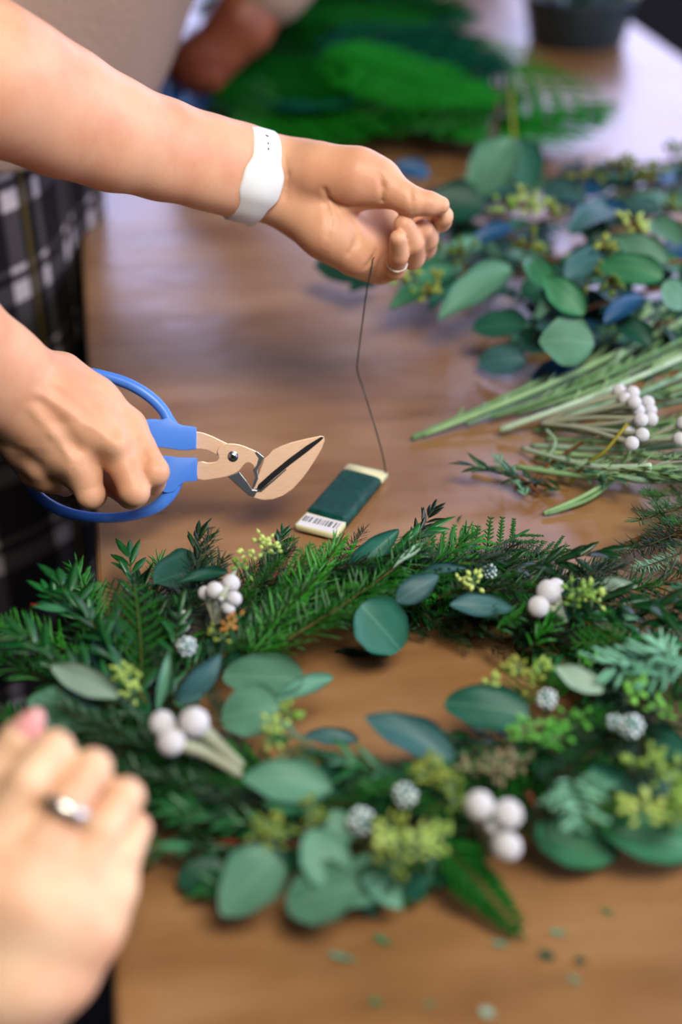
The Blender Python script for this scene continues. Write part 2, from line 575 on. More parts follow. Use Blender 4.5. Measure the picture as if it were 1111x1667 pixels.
def wall_with_window(name, axis, c0, a0, a1, w0, w1, z0, z1, win):
    """wall slab along one axis, an opening, its frame, bars and sill"""
    def bx(mb, a, b, za, zb, d0=c0, d1=c0 + 0.12):
        if axis == 'x': box(mb, (a, d0, za), (b, d1, zb))
        else: box(mb, (d0, a, za), (d1, b, zb))
    mb = MB(); bx(mb, a0, w0, 0, RZ); bx(mb, w1, a1, 0, RZ); bx(mb, w0, w1, 0, z0); bx(mb, w0, w1, z1, RZ)
    struct(name, mb, 'wall_dark')
    f = MB()
    for a, b, c, d in ((w0, w0 + 0.06, z0, z1), (w1 - 0.06, w1, z0, z1), (w0, w1, z0, z0 + 0.06), (w0, w1, z1 - 0.06, z1)): bx(f, a, b, c, d, c0 + 0.03, c0 + 0.09)
    wo = struct(win, f, 'trim_white')
    n = 4
    for i in range(1, n):
        b = MB(); x = w0 + (w1 - w0) * i / n; bx(b, x - 0.02, x + 0.02, z0, z1, c0 + 0.04, c0 + 0.08)
        build(b, 'window_bar', 'trim_white', wo, False)


wall_with_window('wall_back', 'x', RY1, 0.3, RX1, 0.42, 3.4, 0.9, 2.8, 'window_1')
wall_with_window('wall_back', 'x', RY1, RX0, 0.3, -1.9, 0.18, 0.9, 1.95, 'window_3')
m = MB(); box(m, (RX0, RY0 - 0.1, 0), (RX1, RY0, RZ)); struct('wall_front', m, 'wall_dark')
wall_with_window('wall_right', 'y', RX1, RY0, RY1, -1.6, 3.6, 0.9, 2.7, 'window_2')

# ================================================================== the table
pA, pB = at(186, 1640), at(137, 500)
TH = math.atan2(-(pB.x - pA.x), pB.y - pA.y)
U = Vector((math.cos(TH), math.sin(TH), 0)); V_ = Vector((-math.sin(TH), math.cos(TH), 0))
TW, TL0, TL1 = 0.0, -0.42, 2.35
TW = (at(1075, 68) - pA).dot(U)
tb = thing('work_table', (pA.x, pA.y, 0), 'long brown work table with the greenery, wire and cutters on and over it', 'table')
tb.rotation_euler = (0, 0, TH)
mb = MB(); box(mb, (0, TL0, T - 0.028), (TW, TL1, T), bev=0.0)
me = mb.mesh('tabletop', ['table'], False); top = link('tabletop', me, tb)
bv = top.modifiers.new('bevel', 'BEVEL'); bv.width = 0.004; bv.segments = 3
mb = MB()
box(mb, (0.04, TL0 + 0.04, T - 0.11), (0.065, TL1 - 0.04, T - 0.028)); box(mb, (TW - 0.065, TL0 + 0.04, T - 0.11), (TW - 0.04, TL1 - 0.04, T - 0.028))
box(mb, (0.04, TL0 + 0.04, T - 0.11), (TW - 0.04, TL0 + 0.065, T - 0.028)); box(mb, (0.04, TL1 - 0.065, T - 0.11), (TW - 0.04, TL1 - 0.04, T - 0.028))
build(mb, 'apron', 'table_edge', tb, False)
for lx in (0.06, TW - 0.12):
    for ly in (TL0 + 0.06, TL1 - 0.12):
        mb = MB(); box(mb, (lx, ly, 0), (lx + 0.06, ly + 0.06, T - 0.028)); build(mb, 'leg', 'table_edge', tb, False)

# ================================================================== black bowl at the far end
bc = at(938, 68)
bowl = thing('bowl', bc, 'round black bowl at the far right end of the table', 'bowl')
mb = MB(); lathe(mb, [(0.0, 0.0), (0.066, 0.0), (0.071, 0.004), (0.083, 0.066), (0.085, 0.070), (0.082, 0.071), (0.079, 0.066), (0.067, 0.010), (0.0, 0.008)], 56)
build(mb, 'bowl_body', 'bowl_black', bowl)
mb = MB(); tube(mb, [Vector((math.cos(a) * 0.0845, math.sin(a) * 0.0845, 0.070)) for a in [2 * math.pi * i / 48 for i in range(48)]], 0.0022, seg=8, closed=True)
build(mb, 'rim', 'bowl_black', bowl)

# ================================================================== people
SK = 0.5


def PP(x, y, d): return P(x, y, d)


# ---- person with the watch: left arm over the wire, right hand on the cutters
p1 = thing('person', (-0.62, 0.62, 0), 'person reaching in from the left with cutters in one hand, watch on the other wrist', 'person')
# left arm and hand (palm to the camera)
ch = []
def C(x, y, d, r): return (PP(x, y, d), px(r, d))
fa = Field(tuple(PP(0, 0, 0.9) * 0), (0.01,) * 3, 0.01)   # replaced below


def field_for(chains, res, pad=0.012):
    pts = [c for ch_ in chains for c in ch_]
    lo = [min(p[i] - r for p, r in pts) - pad for i in range(3)]; hi = [max(p[i] + r for p, r in pts) + pad for i in range(3)]
    return Field(lo, hi, res)


# forearm as two side by side bones-and-muscle chains, so its section is an oval
def oval(x, y, d, half, off, ang):
    """two circles side by side across the limb; half = half width in pixels"""
    r = half - off; ux, uy = -math.sin(ang), math.cos(ang)
    return C(x + ux * off, y + uy * off, d, r), C(x - ux * off, y - uy * off, d, r)


arm = [(-95, 95, 0.83, 116, 22, .42), (-30, 122, 0.845, 112, 22, .42), (40, 153, 0.87, 98, 22, .4), (110, 188, 0.895, 91, 22, .38), (190, 222, 0.92, 79, 22, .33), (270, 246, 0.945, 70, 22, .27),
       (345, 267, 0.965, 65, 22, .24), (400, 281, 0.98, 63, 24, .2), (440, 292, 0.99, 63, 26, .2)]
a1 = [oval(*q)[0] for q in arm]; a2 = [oval(*q)[1] for q in arm]
palm = [
    [C(440, 312, .992, 38), C(500, 345, 1.0, 42), (PP(560, 385, 1.008), px(44, 1.0)), C(600, 415, 1.012, 36)],
    [C(440, 290, .995, 44), C(500, 300, 1.005, 48), C(560, 335, 1.018, 44), C(612, 372, 1.024, 34)],
    [C(440, 272, .99, 40), C(500, 280, .998, 42), C(560, 300, 1.012, 44), C(618, 325, 1.024, 34)],
    [C(600, 415, 1.012, 34), C(612, 372, 1.024, 34), C(618, 328, 1.024, 32)]]
thenar = [C(468, 272, .99, 32), C(520, 282, .978, 40), C(580, 290, .974, 42), C(612, 296, .974, 36)]
hypo = [C(470, 335, .99, 32), C(530, 378, .985, 38), C(580, 415, .992, 34)]
thumb = [C(590, 292, .974, 38), C(622, 300, .972, 31), C(655, 320, .968, 26), C(672, 328, .966, 24.5), C(700, 332, .966, 20), C(718, 334, .967, 15)]
index = [C(620, 328, 1.022, 32), C(668, 352, 1.03, 23), C(702, 364, 1.02, 20), C(716, 358, .998, 20), C(721, 352, .984, 18)]
middle = [C(618, 350, 1.024, 31), C(660, 388, 1.03, 24), C(690, 402, 1.018, 21), C(694, 388, .998, 20), C(689, 374, .984, 18)]
ringf = [C(612, 378, 1.022, 31), C(650, 414, 1.024, 24), C(672, 418, 1.006, 20.5), C(671, 395, .984, 19.5), C(658, 366, .972, 17.5)]
pinky = [C(596, 408, 1.012, 31), C(622, 440, 1.012, 22), C(643, 438, .996, 17.5), C(650, 416, .98, 15.5), C(648, 388, .966, 14)]
upper = [C(-95, 95, 0.83, 108), (Vector((-0.40, 0.62, 1.22)), 0.052), (Vector((-0.55, 0.75, 1.36)), 0.055)]
F1 = field_for([a1, a2, *palm, thenar, hypo, thumb, index, middle, ringf, pinky], 0.00145)
F1.add(a1, 0.02); F1.add(a2, 0.02)
for c_ in palm: F1.add(c_, 0.012)
F1.add(thenar, 0.014); F1.add(hypo, 0.012)
base = F1.d.copy()
for fch in (index, middle, ringf, pinky): F1.finger(base, fch, 0.007)
F1.finger(base, thumb, 0.010)
# palm and wrist creases
def G(fd, pts, dd, ww): fd.groove([PP(*q) for q in pts], dd, ww)


FU = field_for([upper], 0.004); FU.add(upper, 0.02)

# ---- right hand closed on the handles of the cutters
armb = [(-150, 505, 0.80, 92, 24, .70), (-80, 555, 0.83, 84, 24, .68), (-10, 610, 0.86, 77, 26, .66), (40, 640, 0.875, 74, 28, .62)]
b1 = [oval(*q)[0] for q in armb]; b2 = [oval(*q)[1] for q in armb]
bpalm = [
    [C(40, 615, .885, 46), C(95, 628, .892, 42), C(150, 655, .895, 38), C(205, 697, .900, 30)],       # index metacarpal
    [C(40, 640, .875, 48), C(95, 662, .878, 44), C(150, 698, .882, 36), C(190, 728, .888, 30)],      # middle
    [C(35, 670, .878, 46), C(75, 700, .882, 42), C(112, 742, .888, 34), C(128, 762, .892, 29)],      # ring
    [C(20, 685, .888, 42), C(42, 722, .896, 36), C(62, 765, .905, 27)],                               # little
    [C(95, 640, .915, 36), C(130, 690, .915, 36), C(90, 730, .915, 30)]]
bindex = [C(205, 697, .900, 30), C(228, 728, .892, 25.5), C(251, 768, .886, 24.5), C(247, 783, .905, 23), C(222, 770, .934, 21), C(200, 760, .945, 18)]
bmid = [C(190, 728, .888, 30), C(206, 765, .882, 26), C(219, 800, .88, 25), C(214, 806, .905, 23), C(186, 790, .937, 20), C(170, 780, .945, 18)]
bring = [C(128, 762, .892, 29), C(140, 784, .884, 25), C(147, 805, .885, 23.5), C(152, 806, .91, 22), C(140, 790, .938, 19), C(130, 780, .946, 17)]
bring2 = []
bpink = [C(62, 765, .905, 27), C(74, 778, .90, 22), C(90, 784, .908, 20), C(106, 790, .926, 18), C(112, 786, .942, 15)]
bthumb = [C(100, 615, .90, 40), C(160, 652, .905, 26), C(205, 690, .912, 25), C(226, 718, .926, 22), C(222, 738, .94, 19)]
F2 = field_for([b1, b2, *bpalm, bindex, bmid, bring, bpink, bthumb], 0.00135)
F2.add(b1, 0.02); F2.add(b2, 0.02)
for c_ in bpalm: F2.add(c_, 0.012)
base = F2.d.copy()
for fch in (bindex, bmid, bring, bpink): F2.finger(base, fch, 0.009, 0.001)
F2.finger(base, bthumb, 0.008)
for q in (C(188, 722, .872, 13), C(124, 757, .875, 13), C(62, 764, .888, 11)): F2.blob(q[0], q[1], 0.012)


def surf(fd, x, y, d0=0.78, d1=1.1):
    dd_ = d0
    while dd_ < d1:
        q = PP(x, y, dd_); i = [int((q[j] - fd.lo[j]) / fd.res) for j in range(3)]
        if all(0 <= i[j] < fd.n[j] for j in range(3)) and fd.d[i[0], i[1], i[2]] < 0: return q
        dd_ += 0.0007
    return None


def crease(fd, pts, dd, ww):
    q = [surf(fd, x, y) for x, y in pts]; q = [x for x in q if x is not None]
    if len(q) > 1: fd.groove(q, dd, ww)


# palm, finger and wrist creases of the hand that holds the wire
for ln, dd in (([(530, 308), (538, 322), (552, 332), (590, 334), (640, 342)], .0022), ([(577, 366), (584, 384), (578, 398), (568, 412)], .0018), ([(616, 408), (606, 422), (596, 434)], .0016),
               ([(545, 330), (556, 352), (577, 366)], .0012), ([(619, 284), (623, 304), (623, 325)], .0020), ([(668, 306), (670, 322), (672, 342)], .0010), ([(446, 246), (452, 275), (450, 310)], .0008), ([(462, 252), (470, 284), (464, 322)], .0008),
               ([(684, 300 + 8), (688, 326)], .0007), ([(530, 330), (540, 360), (534, 385)], .0012)):
    crease(F1, ln, dd, .0019)
# tendons fan out over the back of the hand, creases over the knuckles
for ln in ([(60, 640), (110, 668), (170, 705)], [(50, 665), (85, 705), (115, 745)], [(90, 622), (140, 645), (190, 682)]):
    crease(F2, ln, -0.0009, 0.0026)
for ln in ([(70, 655), (100, 690), (125, 730)], [(95, 640), (140, 676), (185, 705)]): crease(F2, ln, 0.0012, 0.004)
for ln in ([(176, 722), (192, 712)], [(180, 730), (196, 722)], [(118, 768), (134, 756)], [(238, 752), (264, 742)], [(240, 760), (268, 752)], [(208, 790), (232, 782)], [(138, 798), (154, 794)]):
    crease(F2, ln, 0.0006, 0.0011)
crease(F2, [(166, 632), (200, 672), (222, 712), (240, 748)], 0.0012, 0.002)
FB = [C(-150, 505, .80, 86), (Vector((-0.36, 0.42, 1.19)), 0.050), (Vector((-0.50, 0.42, 1.36)), 0.055)]
FU2 = field_for([FB], 0.004); FU2.add(FB, 0.02)
# trunk, neck and head, out of the picture to the left
trunk = [(Vector((-0.66, 0.60, 0.86)), 0.15), (Vector((-0.64, 0.60, 1.12)), 0.135), (Vector((-0.60, 0.60, 1.32)), 0.13), (Vector((-0.57, 0.60, 1.44)), 0.055), (Vector((-0.55, 0.60, 1.52)), 0.055)]


def head_field(c, fwd, res=0.004):
    """skull, jaw, brow, nose, lips and ears around centre c facing fwd"""
    fwd = Vector(fwd).normalized(); side = fwd.cross(Vector((0, 0, 1))).normalized(); up = side.cross(fwd)
    q = lambda f_, s_, u_: Vector(c) + fwd * f_ + side * s_ + up * u_
    ch_ = [[(q(-0.02, 0, 0.035), 0.083), (q(0.01, 0, 0.03), 0.078)], [(q(0.035, 0, -0.03), 0.055), (q(0.045, 0, -0.075), 0.030)],
           [(q(0.0, 0.035, -0.045), 0.035), (q(0.045, 0.012, -0.078), 0.024)], [(q(0.0, -0.035, -0.045), 0.035), (q(0.045, -0.012, -0.078), 0.024)]]
    fd = field_for(ch_, res, 0.05)
    for k_ in ch_: fd.add(k_, 0.03)
    fd.add([(q(0.082, 0, 0.012), 0.007), (q(0.098, 0, -0.022), 0.011)], 0.010)
    for s_ in (-1, 1):
        fd.add([(q(0.078, 0.018 * s_, 0.026), 0.006), (q(0.068, 0.045 * s_, 0.024), 0.006)], 0.012)
        fd.add([(q(-0.005, 0.080 * s_, 0.018), 0.009), (q(-0.002, 0.080 * s_, -0.018), 0.007)], 0.005)
        fd.groove([q(0.088, 0.030 * s_, 0.010), q(0.084, 0.034 * s_, 0.010)], 0.007, 0.012)
    fd.add([(q(0.080, -0.018, -0.048), 0.006), (q(0.084, 0.018, -0.048), 0.006)], 0.006)
    return fd, q


def face(q, parent):
    mb = MB(); mb2 = MB()
    for s_ in (-1, 1):
        ball(mb, q(0.072, 0.031 * s_, 0.010), 0.012); ball(mb2, q(0.0815, 0.031 * s_, 0.010), 0.0045)
    for m_ in (mb, mb2): m_.v = [tuple(Vector(v) - Vector(parent.location)) for v in m_.v]
    build(mb, 'eyes', 'eye_white', parent); build(mb2, 'pupils', 'eye_dark', parent)


def cloth(chains, name, mat, parent, res=0.005, k=0.03, uv=None, hem=None):
    fd = field_for(chains, res)
    for c_ in chains: fd.add(c_, k)
    if hem: fd.d = np.maximum(fd.d, (hem - fd.ax[2])[None, None, :].astype(np.float32))
    o = flesh([fd], name, mat, parent)
    if uv:
        me_ = o.data; l_ = me_.uv_layers.new(name='cloth_uv'); L_ = parent.location
        co_ = np.zeros(len(me_.vertices) * 3, np.float32); me_.vertices.foreach_get('co', co_); co_ = co_.reshape(-1, 3)
        vi = np.zeros(len(me_.loops), np.int32); me_.loops.foreach_get('vertex_index', vi)
        cx, cy = uv[0] - L_[0], uv[1] - L_[1]; an = np.unwrap(np.arctan2(co_[:, 1] - cy, co_[:, 0] - cx) % (2 * np.pi))
        uvs = np.stack([an * 0.17, co_[:, 2]], 1)[vi]
        l_.data.foreach_set('uv', uvs.astype(np.float32).ravel())
    return o


def hair(q, parent):
    mb = MB(); v0 = len(mb.v)
    ball(mb, q(-0.035, 0, 0.045), 0.098, seg=24, rings=16); ball(mb, q(-0.075, 0, -0.02), 0.075, rz=1.3, seg=20, rings=12)
    mb.v = [tuple(Vector(v) - Vector(parent.location)) for v in mb.v]
    build(mb, 'hair', 'hair_brown', parent)


h1, q1 = head_field((-0.52, 0.61, 1.62), (0.8, 0.15, -0.45))
FT = field_for([trunk], 0.006); FT.add(trunk, 0.03)
flesh([F1, FU, F2, FU2, FT, h1], 'body', 'skin_light', p1)
face(q1, p1); hair(q1, p1)
cloth([[(Vector((-0.66, 0.60, 0.80)), 0.175), (Vector((-0.64, 0.60, 1.12)), 0.150), (Vector((-0.60, 0.60, 1.36)), 0.135)],
       [(Vector((-0.60, 0.60, 1.37)), 0.07), (Vector((-0.56, 0.76, 1.37)), 0.066), (Vector((-0.46, 0.70, 1.28)), 0.064)],
       [(Vector((-0.60, 0.60, 1.37)), 0.07), (Vector((-0.52, 0.42, 1.37)), 0.066), (Vector((-0.43, 0.42, 1.28)), 0.064)]], 'shirt', 'navy_cloth', p1)
cloth([[(Vector((-0.68, 0.68, 0.84)), 0.11), (Vector((-0.68, 0.70, 0.10)), 0.075)], [(Vector((-0.68, 0.52, 0.84)), 0.11), (Vector((-0.68, 0.50, 0.10)), 0.075)]], 'trousers', 'navy_cloth', p1, 0.008)
for yy in (0.50, 0.70):
    mb = MB(); ball(mb, Vector((-0.64, yy, 0.05)) - p1.location, 0.05, rx=2.3, ry=0.9, rz=1.0); build(mb, 'shoe', 'floor_dark', p1)

# ---- the hand in the near left corner
p3 = thing('person', (-0.34, 0.02, 0), 'out of focus hand of a person with a ring, lower left corner', 'person')
D3 = 0.615
def H(x, y, dd, r): return (PP(x, y, D3 + dd), px(r, D3 + dd))


c3 = [[H(-330, 1960, .03, 118), H(-170, 1790, .02, 112), H(-70, 1670, .015, 100), H(-10, 1590, .01, 98)],
      [H(-100, 1800, .02, 105), H(-5, 1665, .018, 88), H(60, 1570, .012, 88)],
      [H(-10, 1580, 0, 80), H(-10, 1440, -.004, 70), H(8, 1345, .002, 38)],
      [H(20, 1580, 0, 80), H(50, 1460, -.006, 66), H(75, 1375, -.002, 37)],
      [H(60, 1570, .004, 78), H(100, 1480, .0, 62), H(135, 1410, .002, 36)],
      [H(90, 1570, .014, 68), H(140, 1500, .01, 56), H(182, 1446, .008, 39)]]
f3 = [[H(8, 1345, 0, 46), H(45, 1275, .0, 39), H(86, 1224, .008, 38), H(92, 1240, .04, 34), H(60, 1290, .06, 30)],
      [H(75, 1375, -.004, 44), H(110, 1312, -.002, 36), H(150, 1252, .008, 35), H(150, 1275, .04, 32), H(115, 1320, .06, 28)],
      [H(135, 1410, 0, 42), H(168, 1350, .002, 34), H(204, 1297, .012, 33), H(200, 1315, .04, 30), H(160, 1355, .06, 27)],
      [H(182, 1446, .008, 39), H(202, 1392, .01, 31), H(220, 1350, .02, 28), H(210, 1362, .045, 26), H(180, 1390, .06, 24)]]
t3 = [H(-60, 1420, .03, 52), H(-40, 1310, .03, 44), H(0, 1250, .03, 36), H(30, 1205, .03, 31), H(48, 1182, .03, 25)]
F3 = field_for(c3 + f3 + [t3], 0.0017)
for c_ in c3: F3.add(c_, 0.012)
base = F3.d.copy()
for fch in f3: F3.finger(base, [(p_, r_ * .93) for p_, r_ in fch], 0.006, .0008)
F3.finger(base, t3, 0.008)
flesh([F3], 'hand', 'skin_pale', p3)
cloth([[H(-230, 1850, .02, 128), H(-420, 2080, .03, 140), (Vector((-0.45, -0.12, 1.10)), 0.06)]], 'sleeve', 'navy_cloth', p3, 0.004, 0.01)
tn = t3[-1]
mb = MB(); nrm = (CAM - tn[0]).normalized(); xd = (t3[-1][0] - t3[-3][0]).normalized()
Mn = Matrix((xd, nrm.cross(xd).normalized(), nrm)).transposed()
ball(mb, tn[0] + nrm * tn[1] * 0.62 - xd * 0.005 - p3.location, 0.009, rx=1.6, ry=0.75, rz=0.4, M=Mn)
build(mb, 'thumbnail', 'nail_pink', p3)


def ring_on(c, axis, r, wd, th, name, label, mat='silver', gem=None):
    o = thing(name, c, label, 'ring')
    axis = Vector(axis).normalized(); u = axis.orthogonal().normalized(); b = axis.cross(u)
    mb = MB(); n = 40; v = []
    for k in range(n):
        a = 2 * math.pi * k / n; e = u * math.cos(a) + b * math.sin(a)
        for rr, hh in ((r, -wd), (r + th, -wd * .7), (r + th, wd * .7), (r, wd)): v.append(e * rr + axis * hh)
    f = []
    for k in range(n):
        k2 = (k + 1) % n
        for j in range(4): f.append((k * 4 + j, k * 4 + (j + 1) % 4, k2 * 4 + (j + 1) % 4, k2 * 4 + j))
    mb.add(v, f); build(mb, 'band', mat, o)
    return o


a_, b_ = f3[1][0][0], f3[1][1][0]
c_ = a_.lerp(b_, 0.97); ring_on(c_, b_ - a_, px(41.5, D3) + 0.0002, 0.0040, 0.0014, 'ring', 'wide silver ring on the blurred hand at the lower left')
a_, b_ = pinky[1][0], pinky[2][0]
ring_on(pinky[3][0].lerp(pinky[2][0], .55), pinky[3][0] - pinky[2][0], px(16.4, .98), 0.0009, 0.0007, 'ring', 'thin silver ring on the hand that holds up the wire')

# ---- the person in the beige sweater behind
p2 = thing('person', (-0.44, 1.38, 0), 'person in a beige sweater and dark plaid skirt behind the left end', 'person')
sw = [[(Vector((-0.405, 1.42, 0.86)), 0.155), (Vector((-0.335, 1.44, 1.0)), 0.165), (Vector((-0.20, 1.46, 1.20)), 0.145)],
      [(Vector((-0.42, 1.30, 0.86)), 0.152), (Vector((-0.34, 1.34, 1.0)), 0.16), (Vector((-0.20, 1.36, 1.20)), 0.14)],
      [(Vector((-0.26, 1.58, 1.26)), 0.075), P(470, -110, 1.66).xyz and (P(470, -110, 1.66), 0.058), (P(432, -32, 1.66), 0.052)],
      [(Vector((-0.26, 1.28, 1.24)), 0.075), (Vector((-0.33, 1.12, 1.12)), 0.06), (Vector((-0.36, 1.2, 1.02)), 0.055)]]
cloth(sw, 'sweater', 'knit', p2, 0.006, 0.04, hem=0.905)
cloth([[(Vector((-0.41, 1.44, 0.87)), 0.158), (Vector((-0.44, 1.46, 0.5)), 0.19), (Vector((-0.44, 1.46, 0.32)), 0.205)],
       [(Vector((-0.43, 1.30, 0.87)), 0.158), (Vector((-0.45, 1.30, 0.5)), 0.19), (Vector((-0.45, 1.30, 0.32)), 0.205)]], 'plaid_skirt', 'plaid', p2, 0.008, 0.04, uv=(-0.43, 1.38))
fore = [[(P(440, -40, 1.66), 0.040), (P(392, 40, 1.665), 0.036), (P(356, 80, 1.67), 0.029)],
        [(P(356, 80, 1.67), 0.028), (P(330, 100, 1.675), 0.030), (P(310, 105, 1.68), 0.028)]]
fing = [[(P(325, 95, 1.665), 0.014), (P(345, 120, 1.66), 0.0105), (P(350, 138, 1.67), 0.0085)],
        [(P(315, 100, 1.665), 0.014), (P(328, 122, 1.66), 0.0105), (P(333, 140, 1.675), 0.0085)],
        [(P(303, 104, 1.67), 0.013), (P(312, 124, 1.665), 0.010), (P(316, 140, 1.68), 0.008)],
        [(P(296, 104, 1.68), 0.012), (P(298, 120, 1.675), 0.009), (P(300, 134, 1.69), 0.007)],
        [(P(345, 80, 1.68), 0.014), (P(362, 108, 1.69), 0.011), (P(356, 128, 1.70), 0.009)]]
FP = field_for(fore + fing, 0.0028)
for c_ in fore: FP.add(c_, 0.015)
base = FP.d.copy()
for c_ in fing: FP.finger(base, c_, 0.008)
hd2 = Vector((0.01, 1.50, 1.46)); h2, q2 = head_field(hd2, (0.75, 0.1, -0.7), 0.005)
nk = [(Vector((-0.29, 1.42, 1.05)), 0.11), (Vector((-0.17, 1.44, 1.22)), 0.09), (Vector((-0.07, 1.47, 1.33)), 0.05), (Vector((-0.02, 1.49, 1.42)), 0.052)]
FN = field_for([nk], 0.006); FN.add(nk, 0.03)
lg = [[(Vector((-0.44, 1.47, 0.8)), 0.08), (Vector((-0.45, 1.47, 0.08)), 0.04)], [(Vector((-0.45, 1.29, 0.8)), 0.08), (Vector((-0.46, 1.29, 0.08)), 0.04)]]
FL = field_for(lg, 0.008)
for c_ in lg: FL.add(c_, 0.01)
flesh([FP, FN, h2, FL], 'body', 'skin_far', p2); face(q2, p2); hair(q2, p2)
for yy in (1.29, 1.47):
    mb = MB(); ball(mb, Vector((-0.40, yy, 0.05)) - p2.location, 0.05, rx=2.4, ry=0.9, rz=1.0); build(mb, 'shoe', 'floor_dark', p2)

# ================================================================== tools
# ---- wristwatch strap around the left wrist
wc = PP(405, 285, .9815)
wl = thing('wristwatch', wc, 'white rubber wristwatch strap on the arm above the table, buckle side up', 'watch')
axis = (PP(440, 292, .99) - PP(360, 270, .972)).normalized(); tc = (CAM - wc).normalized()
vv = (tc - axis * tc.dot(axis)).normalized(); uu = axis.cross(vv).normalized()     # vv to camera, uu across
if (uu.dot(UP)) < 0: uu = -uu
RA, RB = px(70, .98), px(60, .98)


def strap(mb, wfun, a0, a1, off, th, n=72, m=0):
    v = []; f = []
    for i in range(n + 1):
        a = a0 + (a1 - a0) * i / n; w_ = wfun(a); e = uu * (math.cos(a) * 1) ; 
        p_in = uu * (math.cos(a) * (RA + off)) + vv * (math.sin(a) * (RB + off)); nn = (uu * (math.cos(a) / RA) + vv * (math.sin(a) / RB)).normalized()
        for q in ((-w_, 0), (-w_ * 1.0, th * .6), (-w_ * .9, th), (w_ * .9, th), (w_, th * .6), (w_, 0)):
            v.append(p_in + nn * q[1] + axis * q[0])
    for i in range(n):
        for j in range(6): f.append((i * 6 + j, i * 6 + (j + 1) % 6, (i + 1) * 6 + (j + 1) % 6, (i + 1) * 6 + j))
    f.append(tuple(range(6))); f.append(tuple(reversed(range(n * 6, n * 6 + 6))))
    mb.add(v, f, m)


hw = px(25, .98)
def wf(a):
    # the strap widens where its two halves overlap under the wrist
    t = (a - math.pi * 0.54) / 0.42
    return hw * (1 + 0.42 * math.exp(-t * t * t * t * 0.9) * 1.0)


mb = MB(); strap(mb, lambda a: hw, -math.pi * 1.0, math.pi * 0.08, 0.0004, 0.0022); build(mb, 'strap', 'watch_white', wl)
mb = MB(); strap(mb, wf, 0.02, math.pi * 0.99, 0.0006, 0.0030); build(mb, 'strap_end', 'watch_white', wl)
mb = MB()
for a in (0.55, 0.78, 0.92):
    c_ = uu * (math.cos(a) * (RA + .0036)) + vv * (math.sin(a) * (RB + .0036)); nn = (uu * (math.cos(a) / RA) + vv * (math.sin(a) / RB)).normalized()
    Mh = Matrix((axis, nn.cross(axis), nn)).transposed(); ball(mb, c_, 0.0009, rx=1.6 if a < .6 else .8, ry=1.1, rz=0.35, M=Mh, seg=10, rings=6)
build(mb, 'strap_hole', 'watch_hole', wl)
mb = MB(); a = -math.pi / 2; c_ = -vv * (RB + .006); Mh = Matrix((axis, uu, vv)).transposed()
cs = []
for sx, sy in ((-1, -1), (1, -1), (1, 1), (-1, 1)):
    for k in range(5):
        t = math.atan2(sy, sx) - math.pi / 4 + k * math.pi / 8; cs.append((sx * .012 + .005 * math.cos(t), sy * .015 + .005 * math.sin(t)))
cs.sort(key=lambda q: math.atan2(q[1], q[0])); prism(mb, cs, -0.005, 0.005, 0.002, xf=lambda p: c_ + Mh @ p)
build(mb, 'watch_case', 'silver', wl)

# ---- cutters: a flat tool lying in a plane close to the picture's focus
SD = 0.950
so = PP(379.5, 743, SD)
cut = thing('cutters', so, 'blue handled cutters with blades tinted by a painted warm reflection, held above the table', 'cutters')
sz = (CAM - so).normalized(); sx_ = (PP(527, 711, SD + .004) - PP(240, 745, SD - 0.004)); sx_ = (sx_ - sz * sx_.dot(sz)).normalized(); sy_ = sz.cross(sx_)
MS = Matrix((sx_, sy_, sz)).transposed().to_4x4()
cut.rotation_euler = MS.to_euler()
MSI = MS.to_3x3().inverted()


def S2(x, y):                          # pixel on the plane of the tool -> its own flat coordinates
    r = ray(x, y); d = (so - CAM).dot(sz) / r.dot(sz); q = MSI @ (CAM + r * d - so); return (q.x, q.y)


def ccw(poly):
    a = sum(poly[i][0] * poly[(i + 1) % len(poly)][1] - poly[(i + 1) % len(poly)][0] * poly[i][1] for i in range(len(poly)))
    return poly if a > 0 else poly[::-1]


def curve2(pts, per=5, closed=True):
    n = len(pts); out = []
    for i in range(n):
        p = [Vector(pts[(i + k) % n]) for k in (-1, 0, 1, 2)]
        for k in range(per):
            t = k / per
            q = 0.5 * ((2 * p[1]) + (p[2] - p[0]) * t + (2 * p[0] - 5 * p[1] + 4 * p[2] - p[3]) * t * t + (3 * p[1] - p[0] - 3 * p[2] + p[3]) * t ** 3); out.append(tuple(q))
    return out


def plate(name, pts, z0, z1, mat, parent, bev=0.0004, per=1, smooth=False):
    poly = [S2(*p) for p in pts]
    if per > 1: poly = curve2(poly, per)
    poly = ccw(poly); bm_ = bpy.data.meshes.new(name)
    import bmesh
    b = bmesh.new(); vs0 = [b.verts.new((x, y, z0)) for x, y in poly]; f = b.faces.new(vs0)
    r = bmesh.ops.extrude_face_region(b, geom=[f]); nv = [e for e in r['geom'] if isinstance(e, bmesh.types.BMVert)]
    bmesh.ops.translate(b, verts=nv, vec=(0, 0, z1 - z0)); bmesh.ops.recalc_face_normals(b, faces=b.faces)
    b.to_mesh(bm_); b.free(); bm_.materials.append(MATS[mat]); o = link(name, bm_, parent)
    if bev:
        md = o.modifiers.new('bevel', 'BEVEL'); md.width = bev; md.segments = 3; md.limit_method = 'ANGLE'; md.angle_limit = math.radians(40)
    for p in bm_.polygons: p.use_smooth = smooth
    return o


